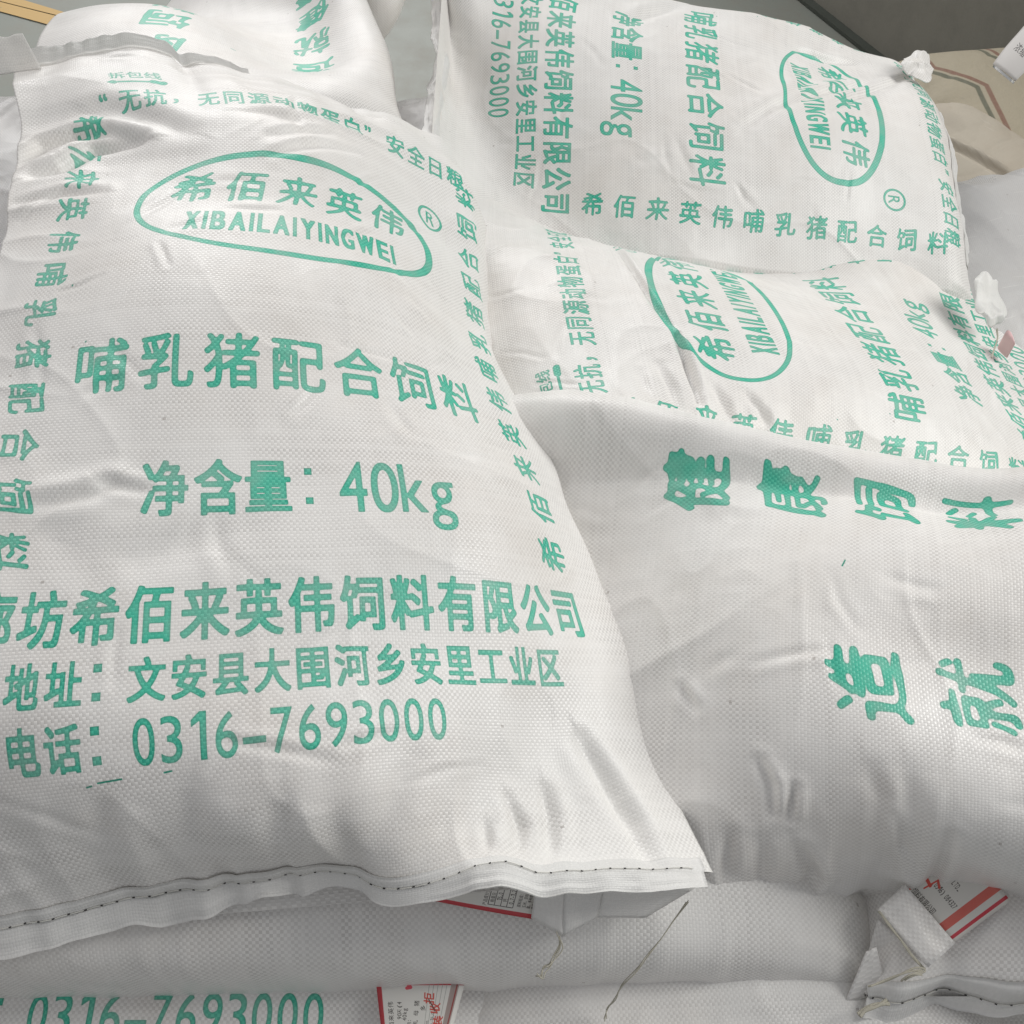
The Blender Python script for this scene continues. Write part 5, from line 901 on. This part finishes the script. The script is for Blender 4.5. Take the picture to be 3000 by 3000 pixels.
# layers further down that carry the pile
LOW = 'white sacks in the lower layers of the pile'
for k_, (x_, y_, z_, yaw) in enumerate([(-.45, .62, .52, 0), (.12, .62, .52, 0), (.70, .62, .50, 0), (-.32, 1.50, .48, 0), (.30, 1.62, .46, 0), (.95, 1.25, .30, 1), (-.45, .60, .34, 1), (.30, .60, .34, 1), (-.35, 1.5, .30, 1), (.40, 1.6, .28, 1), (-.45, .62, .16, 0), (.12, .62, .16, 0), (.70, .62, .16, 0), (-.32, 1.5, .12, 0), (.3, 1.6, .10, 0), (.95, 1.3, .10, 1)]):
    lay('plain white sack stacked in the lower layers that carry the pile', (x_, y_, z_), (0, -1, 0) if yaw else (1, 0, 0), (1, 0, 0) if yaw else (0, 1, 0), M_PLAIN,
        relief=plain_relief(200 + k_), width=.56, length=1.0, rise=.09, nu=50, ns=70, group=LOW, thick=.09)

# ------------------------------------------------------------------ floor and wall
def poly_obj(name, pts, mat, kind=None, parent=None, uv=None, nrm=None):
    me = D.meshes.new(name)
    me.from_pydata([tuple(p) for p in pts], [], [list(range(len(pts)))])
    if uv:
        l = me.uv_layers.new(name='UVMap')
        for i, c in enumerate(uv): l.data[i].uv = c
    me.materials.append(mat)
    o = D.objects.new(name, me); COL.objects.link(o)
    return finish(o, kind=kind, parent=parent)

def concrete(name, c1, c2, c3, sc, rough=.55, st=(1, 1, 1)):
    k = NT(name)
    tc = k.node('ShaderNodeTexCoord').outputs['Object']
    mp = k.node('ShaderNodeMapping'); mp.inputs['Scale'].default_value = st; k.link(tc, mp.inputs[0])
    a = k.noise(mp.outputs[0], sc, 5, .6); b = k.noise(mp.outputs[0], sc * 6, 4, .7); c = k.noise(tc, 220, 2)
    x = k.mix(a, c1 + (1,), c2 + (1,))
    x = k.mix(k.math('MULTIPLY', k.math('SUBTRACT', b, .45, clamp=True), 2.2, clamp=True), x, c3 + (1,))
    x = k.mix(k.math('MULTIPLY', c, .12), x, (.5, .5, .47, 1))
    k.link(x, k.bsdf.inputs['Base Color'])
    k.link(k.math('MULTIPLY_ADD', b, .3, rough - .15), k.bsdf.inputs['Roughness'])
    bp = k.node('ShaderNodeBump'); bp.inputs['Strength'].default_value = .25; bp.inputs['Distance'].default_value = .003
    k.link(b, bp.inputs['Height']); k.link(bp.outputs[0], k.bsdf.inputs['Normal'])
    return k.m
M_FLOOR = concrete('floor_concrete', (.21, .235, .205), (.29, .30, .27), (.25, .235, .20), 1.3, .5)
M_WALL = concrete('wall_concrete', (.20, .19, .16), (.255, .24, .20), (.18, .17, .145), 1.6, .85)
floor = poly_obj('floor', [(-14, -6, 0), (14, -6, 0), (14, 16, 0), (-14, 16, 0)], M_FLOOR, 'structure')
w0, w1 = at(2340, -20, 0), at(2600, 185, 0)
wd = (w1 - w0); wd[2] = 0; wd /= np.linalg.norm(wd)
wn = np.array([-wd[1], wd[0], 0]); 
if wn @ (w0 - CAM) < 0: wn = -wn
A_, B_ = w0 - wd * 6, w0 + wd * 9
Z3 = np.array([0, 0, 3.2])
def box_from(name, a, b, dep, h, mat, kind, z0=0.0):
    a = np.array([a[0], a[1], z0]); b = np.array([b[0], b[1], z0]); c = b + dep; d = a + dep; Z = np.array([0, 0, h])
    V = [a, b, c, d, a + Z, b + Z, c + Z, d + Z]
    F = [(0, 1, 5, 4), (1, 2, 6, 5), (2, 3, 7, 6), (3, 0, 4, 7), (4, 5, 6, 7), (3, 2, 1, 0)]
    o = mesh_obj(name, V, F, mat, smooth=False)
    return finish(o, kind=kind)
wall = box_from('wall', A_, B_, wn * .2, 1.3, M_WALL, 'structure')
M_JOINT = simple('wall_foot_dark', (.075, .085, .07), .9, 0, 100, .3, 12)  # dark tone for the thin strip along the wall base
foot = box_from('wall_foot', A_ - wn * .035, B_ - wn * .035, wn * .034, .012, M_JOINT, 'structure', .002)
# painted yellow line, two strips with a worn joint
def ypaint():
    k = NT('yellow_floor_paint')
    tc = k.node('ShaderNodeTexCoord').outputs['Object']
    n = k.noise(tc, 7, 6, .7); n2 = k.noise(tc, 1.5, 3)
    c = k.mix(n2, (.52, .33, .10, 1), (.62, .43, .19, 1))
    c = k.mix(k.math('MULTIPLY', k.math('SUBTRACT', n, .58, clamp=True), 9, clamp=True), c, (.28, .25, .19, 1))
    k.link(c, k.bsdf.inputs['Base Color']); k.bsdf.inputs['Roughness'].default_value = .5
    return k.m
M_YEL = ypaint()
def strip(name, p):
    q4 = [at(x, y, 0) + np.array([0, 0, .004]) for x, y in p]
    def ext(a, b, t): return a + (b - a) * t
    q4 = [ext(q4[0], q4[1], -3), ext(q4[0], q4[1], 3), ext(q4[3], q4[2], 3), ext(q4[3], q4[2], -3)]
    return poly_obj(name, q4, M_YEL, 'structure')
strip('yellow_line', [(0, 8), (190, 56), (160, 80), (0, 36)])
strip('yellow_line_upper', [(60, 0), (200, 42), (193, 54), (0, 6)])

def card_mesh(name, corners, img, bend=.003, label=None, cat=None, parent=None, n=14, thick=.0006):
    """corners: bottom-left, bottom-right, top-right, top-left of the artwork, in the world"""
    c = [np.array(p, float) for p in corners]
    a, b_ = np.meshgrid(np.linspace(0, 1, n), np.linspace(0, 1, n))
    a3, b3 = a[..., None], b_[..., None]
    P_ = (1 - b3) * ((1 - a3) * c[0] + a3 * c[1]) + b3 * ((1 - a3) * c[3] + a3 * c[2])
    nn = np.cross(c[1] - c[0], c[3] - c[0]); nn /= np.linalg.norm(nn)
    P_ = P_ + nn * (bend * np.sin(a3 * 3.1) + bend * .6 * np.sin(b3 * 5 + a3 * 2))
    V = np.concatenate([P_.reshape(-1, 3), (P_ - nn * thick).reshape(-1, 3)])
    idx = np.arange(n * n).reshape(n, n)
    f1 = np.stack([idx[:-1, :-1], idx[:-1, 1:], idx[1:, 1:], idx[1:, :-1]], -1).reshape(-1, 4)
    rim = np.concatenate([idx[0, :], idx[1:, -1], idx[-1, -2::-1], idx[-2:0:-1, 0]]); rn = np.roll(rim, -1)
    F = np.concatenate([f1, f1[:, ::-1] + n * n, np.stack([rn, rim, rim + n * n, rn + n * n], -1)])
    UV = np.stack([a, b_], -1).reshape(-1, 2)
    o = mesh_obj(name, V, F, paper(name + '_print', img), np.concatenate([UV, UV]), None, parent)
    return finish(o, label, cat)

RED, BLK = (196, 44, 58), (46, 42, 40)
t1 = Card(100, 40, 8)
t1.rect(0, 0, 100, 5.2, RED); t1.rect(0, 0, 3.2, 40, RED)
for k_, w_ in enumerate(('保质期', '净含量', '生产日')): t1.text(w_, 20 + 8.5 * k_, 16, 4.6, BLK, 1)
t1.text('产品成分分析', 60, 8.5, 3.6, BLK, 1)
t1.rect(62.6, 8.5, 63.2, 40, BLK); t1.rect(62.6, 8.2, 82, 8.9, BLK)
for k_, w_ in enumerate((' 粗蛋白', '  15.0', '  钙', ' 0.7-1.2')):
    t1.text(w_, 65.6 + 4.8 * k_, 11, 3.6, BLK, 1, 'tag')
    t1.rect(67.6 + 4.8 * k_, 8.5, 68.1 + 4.8 * k_, 40, BLK)
t1.text('原料组成：', 86.5, 12, 3.2, BLK, 1); t1.text('玉米、豆粕、麸', 90.5, 12, 3.0, BLK, 1); t1.text('氨、多种维生素', 94, 12, 3.0, BLK, 1); t1.text('使用与注意', 97.5, 12, 3.0, BLK, 1)
z_ = .878
card_mesh('feed_label', [at(1196, 2624, z_ - .012), at(1562, 2692, z_ - .012), at(1590, 2590, z_ + .006), at(1215, 2540, z_ + .006)], t1.image('feed_label_front'), .001,
          'white paper label with thick red edge and small table, under the front hem', 'label')

t2 = Card(60, 40, 10)
t2.rect(0, 0, 3.5, 40, RED); t2.rect(0, 36, 60, 40, RED)
t2.text('希佰来英伟', 9, 4, 4.4, BLK, 1); t2.text('保质期：90天(4', 15.5, -1, 3.4, BLK, 1); t2.text('净含量：40kg', 19.5, -2, 3.4, BLK, 1); t2.text('生产日期：', 23.5, -2, 3.4, BLK, 1)
t2.text('哺 乳 母 猪', 28.5, 3, 4.0, BLK, 1); t2.text('多', 33.5, 20, 4.0, BLK, 1)
for k_ in range(5): t2.rect(36 + 3.0 * k_, -1, 36.3 + 3.0 * k_, 40, (150, 150, 145))
t2.text('粗灰分 钙', 38, 2, 2.2, (90, 90, 88), 1); t2.text('总磷 15.0', 41.5, 6, 2.2, (90, 90, 88), 1)
t2.rect(51, 0, 56.5, 40, (168, 150, 145)); t2.rect(54.6, 0, 55.6, 40, (150, 52, 48))
t2.text('拒', 37, 27, 8, (205, 72, 60), 1, 'thinb'); t2.text('收', 42.5, 20, 8, (205, 72, 60), 1, 'thinb'); t2.text('装', 46.5, 11, 8, (205, 72, 60), 1, 'thinb')
t2.line([(21, 34), (23.5, 34.5), (22, 36)], 1.2, (222, 70, 90))
t2.line([(30, 3), (33, 0)], .35, (100, 70, 60)); t2.line([(37, 26), (43, 18)], .4, (90, 60, 55))
card_mesh('feed_label', [at(1120, 3040, .772), at(1318, 3040, .772), at(1365, 2870, .775), at(1100, 2870, .775)], t2.image('feed_label_marked'), .001,
          'white paper label with red handwriting and red left edge at the bottom', 'label')

t3 = Card(60, 40, 8, (214, 212, 206))
t3.rect(40, 0, 48, 40, (203, 92, 80)); t3.rect(54, 0, 57, 40, (196, 34, 58)); t3.rect(57, 0, 60, 40, (222, 218, 210))
t3.text('饲料有限公司', 5, 3, 4.6, BLK, 0, gap=1.0); t3.text('LTD.', 20, 22, 3.6, BLK, 0); t3.text('(0316) 084327', 10, 14, 3.4, BLK, 0)
t3.line([(0, 0), (3, 12), (10, 11)], .9, (206, 66, 50)); t3.line([(8, 8), (10, 16), (16, 14)], .7, (206, 66, 50))
card_mesh('feed_label', [at(2655, 2610, .800), at(2790, 2765, .800), at(2960, 2640, .815), at(2830, 2470, .82)], t3.image('feed_label_striped'), .002,
          'white paper label with salmon and red stripes, sticking out at lower right', 'label')

t4 = Card(40, 40, 6, (206, 203, 200))
t4.text('浓缩', 14, 21, 8, (70, 68, 66), 0)
t4.text('用', 30, 34, 6, (70, 68, 66), 0)
lab = card_mesh('paper_tag', [at(2908, 188, .66), at(2975, 240, .66), at(3080, 130, .72), at(3010, 60, .72)], t4.image('paper_tag_front'), .004,
          'pale grey paper tag with two dark characters at the top right corner', 'tag')

# ------------------------------------------------------------------ folded sack end and strings
def patch(name, pts, z, mat, parent, thick=.0015, sub=10, wob=.002, seed=1, lift=None, round_=False, dome=.02):
    """small folded piece of cloth: four pixel corners with heights"""
    zz = z if np.ndim(z) else [z] * 4
    c = [at(p[0], p[1], h) for p, h in zip(pts, zz)]
    a, b_ = np.meshgrid(np.linspace(0, 1, sub), np.linspace(0, 1, sub))
    if round_:
        x_, y_ = a * 2 - 1, b_ * 2 - 1
        rr_ = np.random.RandomState(seed)
        ang = np.arctan2(y_, x_); rad = np.maximum(np.abs(x_), np.abs(y_))
        rim_ = 1 + .10 * np.sin(3 * ang + rr_.uniform(0, 6)) + .06 * np.sin(7 * ang + rr_.uniform(0, 6))
        a, b_ = .5 + .5 * np.cos(ang) * rad * rim_, .5 + .5 * np.sin(ang) * rad * rim_
    a3, b3 = a[..., None], b_[..., None]
    P_ = (1 - b3) * ((1 - a3) * c[0] + a3 * c[1]) + b3 * ((1 - a3) * c[3] + a3 * c[2])
    if round_:
        aa_, bb_ = np.meshgrid(np.linspace(0, 100, sub), np.linspace(0, 100, sub))
        P_[..., 2] += dome * (1 - rad ** 3) + wob * 1.6 * ridges(aa_, bb_, 30, 52, seed, 2) + wob * .9 * noise2(aa_, bb_, 22, 26, seed + 1)
        wob = 0
        a, b_ = np.meshgrid(np.linspace(0, 1, sub), np.linspace(0, 1, sub))
    nz = noise2(a[:1] * 100, b_[:, :1] * 100, 30, 30, seed)
    P_[..., 2] += wob * nz * np.sin(np.pi * np.clip(a, .05, .95)) 
    nn = normals(P_)
    if nn[..., 2].mean() < 0: nn = -nn
    V = np.concatenate([P_.reshape(-1, 3), (P_ - nn * thick).reshape(-1, 3)])
    n = sub; idx = np.arange(n * n).reshape(n, n)
    f1 = np.stack([idx[:-1, :-1], idx[:-1, 1:], idx[1:, 1:], idx[1:, :-1]], -1).reshape(-1, 4)
    rim = np.concatenate([idx[0, :], idx[1:, -1], idx[-1, -2::-1], idx[-2:0:-1, 0]]); rn = np.roll(rim, -1)
    F = np.concatenate([f1, f1[:, ::-1] + n * n, np.stack([rn, rim, rim + n * n, rn + n * n], -1)])
    d1 = np.linalg.norm(c[1] - c[0]) / U / 100; d2 = np.linalg.norm(c[3] - c[0]) / U / 100
    UV = np.stack([a * d1 + 3, b_ * d2], -1).reshape(-1, 2)
    return mesh_obj(name, V, F, mat, np.concatenate([UV, UV]), None, parent)

# end of the crosswise sack: folded hem, gusset and loose ends
patch('folded_hem', [(2570, 2665), (2650, 2590), (2800, 2762), (2718, 2835)], [.806, .812, .808, .80], M_PLAIN, lower.root, seed=5, thick=.0008, wob=.005)
patch('end_gusset', [(2572, 2690), (2720, 2830), (2600, 2905), (2540, 2800)], [.785, .778, .755, .765], M_PLAIN, lower.root, seed=6)
patch('end_gusset', [(2540, 2790), (2568, 2775), (2600, 2905), (2475, 2940)], [.788, .790, .76, .75], M_PLAIN, lower.root, seed=7)
# under the front sack: a folded hem tail hangs below its seam
patch('hem_tail', [(1556, 2690), (1648, 2746), (1655, 2580), (1570, 2585)], [.872, .866, .90, .90], M_HEM, main.root, seed=8, thick=.0008, wob=.005)
patch('hem_tail', [(1648, 2746), (1750, 2690), (1775, 2590), (1655, 2580)], [.866, .872, .895, .90], M_HEM, main.root, seed=9, thick=.0008, wob=.005)
patch('corner_fold', [(1690, 2690), (1890, 2690), (2040, 2600), (1740, 2585)], [.868, .866, .885, .90], M_HEM, main.root, seed=10, wob=.004)

def string(name, label, px, zz, rad, n=2, seed=1, jit=.0006):
    pts = np.array([at(x, y, z) for (x, y), z in zip(px, zz)])
    r = np.random.RandomState(seed)
    lines = [pts + r.normal(0, jit, pts.shape) for _ in range(n)]
    o = tube_obj(name, lines, rad, M_STRING, None, sides=5)
    return finish(o, label, 'string', 'loose cotton strings')
string('loose_string', 'tuft of pale frayed string below the folded hem tail of the front sack', [(1640, 2742), (1648, 2770), (1622, 2800), (1612, 2840), (1585, 2830), (1590, 2865), (1573, 2858)], [.868, .866, .864, .862, .862, .86, .86], .0005, 4, 2, .0016)
string('loose_string', 'long yellowish string trailing down from the right corner of the front sack', [(2010, 2640), (1975, 2700), (1935, 2755), (1890, 2800), (1862, 2850), (1815, 2880), (1805, 2930), (1780, 2950), (1775, 2990)], [.885, .866, .860, .852, .845, .835, .80, .768, .765], .00045, 3, 3, .0011)
string('loose_string', 'grey string running down over the folded sack end at lower right', [(2575, 2670), (2610, 2715), (2650, 2770), (2680, 2815), (2710, 2838)], [.81, .808, .802, .80, .795], .0009, 3, 4)
string('loose_string', 'knotted pale string loops at the lower right, above the corner sack hem', [(2545, 2890), (2600, 2870), (2650, 2848), (2690, 2835), (2720, 2845), (2660, 2862), (2640, 2885), (2665, 2850), (2700, 2850)], [.79, .79, .80, .80, .80, .80, .79, .80, .80], .0009, 2, 5, .0014)
string('loose_string', 'short thick frayed brown string end at the bottom right', [(2515, 2975), (2535, 2952), (2570, 2942), (2600, 2938)], [.775, .776, .777, .778], .0016, 3, 6, .001)


# gathered sack corners ("ears")
def ear(name, outline, z, h, mat, parent, seed=1, n=40, m=12, zs=None):
    P0 = np.array([at(x, y, z if zs is None else zs[i]) for i, (x, y) in enumerate(outline)])
    K = len(P0)
    f = np.linspace(0, K, n + 1)[:-1]
    Pc = np.concatenate([P0[-1:], P0, P0[:2]])
    i = np.floor(f).astype(int); t = (f - i)[:, None]
    a_, b1, c1, d1 = Pc[i], Pc[i + 1], Pc[i + 2], Pc[np.minimum(i + 3, K + 2)]
    R_ = .5 * ((2 * b1) + (-a_ + c1) * t + (2 * a_ - 5 * b1 + 4 * c1 - d1) * t * t + (-a_ + 3 * b1 - 3 * c1 + d1) * t ** 3)
    c = R_.mean(0)
    r = np.random.RandomState(seed)
    V = []; rad = np.linspace(1, 0, m)
    ph = r.uniform(0, 6, 4)
    th = np.linspace(0, 2 * math.pi, n, endpoint=False)
    for q_ in rad:
        w = .55 * np.sin(5 * th + ph[0] + 2 * q_) + .35 * np.sin(9 * th + ph[1]) + .3 * np.sin(3 * th + ph[2])
        ring = c + (R_ - c) * q_
        ring[:, 2] += h * (1 - q_ ** 3) * (1 + .35 * w * q_)
        V.append(ring)
    V = np.array(V)
    low = V[:1].copy(); low[..., 2] -= .03
    V = np.concatenate([low, V])
    idx = np.arange((m + 1) * n).reshape(m + 1, n); nx = np.roll(idx, -1, 1)
    F = np.stack([idx[:-1], nx[:-1], nx[1:], idx[1:]], -1).reshape(-1, 4)
    W_ = V.reshape(-1, 3)
    UV = (W_[:, :2] - W_[:, :2].min(0)) / U / 100 + 3.0
    return mesh_obj(name, W_, F, mat, UV, None, parent)
patch('sack_corner', [(2835, 815), (2865, 950), (2955, 985), (2930, 810)], [.715, .69, .675, .69], M_HEM, sack2.root, seed=3, sub=40, wob=.008, thick=.0015, round_=True, dome=.006)
patch('sack_corner', [(2635, 165), (2650, 232), (2745, 245), (2720, 160)], [.795, .785, .765, .775], M_PLAIN, sack2.root, seed=19, sub=40, wob=.007, thick=.0015, round_=True, dome=.006)
ear('label_tip', [(2945, 980), (2957, 968), (2974, 1008)], .675, .004, simple('pinkish_paper', (.75, .50, .50), .6), sack2.root, 8, n=12, m=4)
string('loose_string', 'short pale string hanging from the lower right corner of the sideways sack', [(2920, 965), (2925, 990), (2915, 1020), (2905, 1050)], [.70, .69, .685, .68], .0012, 2, 9)


M_METAL = simple('thin_metal', (.75, .75, .74), .25)
M_METAL.node_tree.nodes['Principled BSDF'].inputs['Metallic'].default_value = 1.0
cl = patch('tag_clip', [(2912, 186), (2972, 238), (2968, 246), (2908, 196)], [.655, .655, .65, .65], M_METAL, lab, seed=2, wob=.0)


patch('open_hem', [(-30, 225), (122, 203), (66, 98), (-30, 112)], [1.085, 1.095, 1.125, 1.12], M_HEMT, main.root, seed=21, sub=24, wob=.006, thick=.0006)

D.objects.remove(_fo)
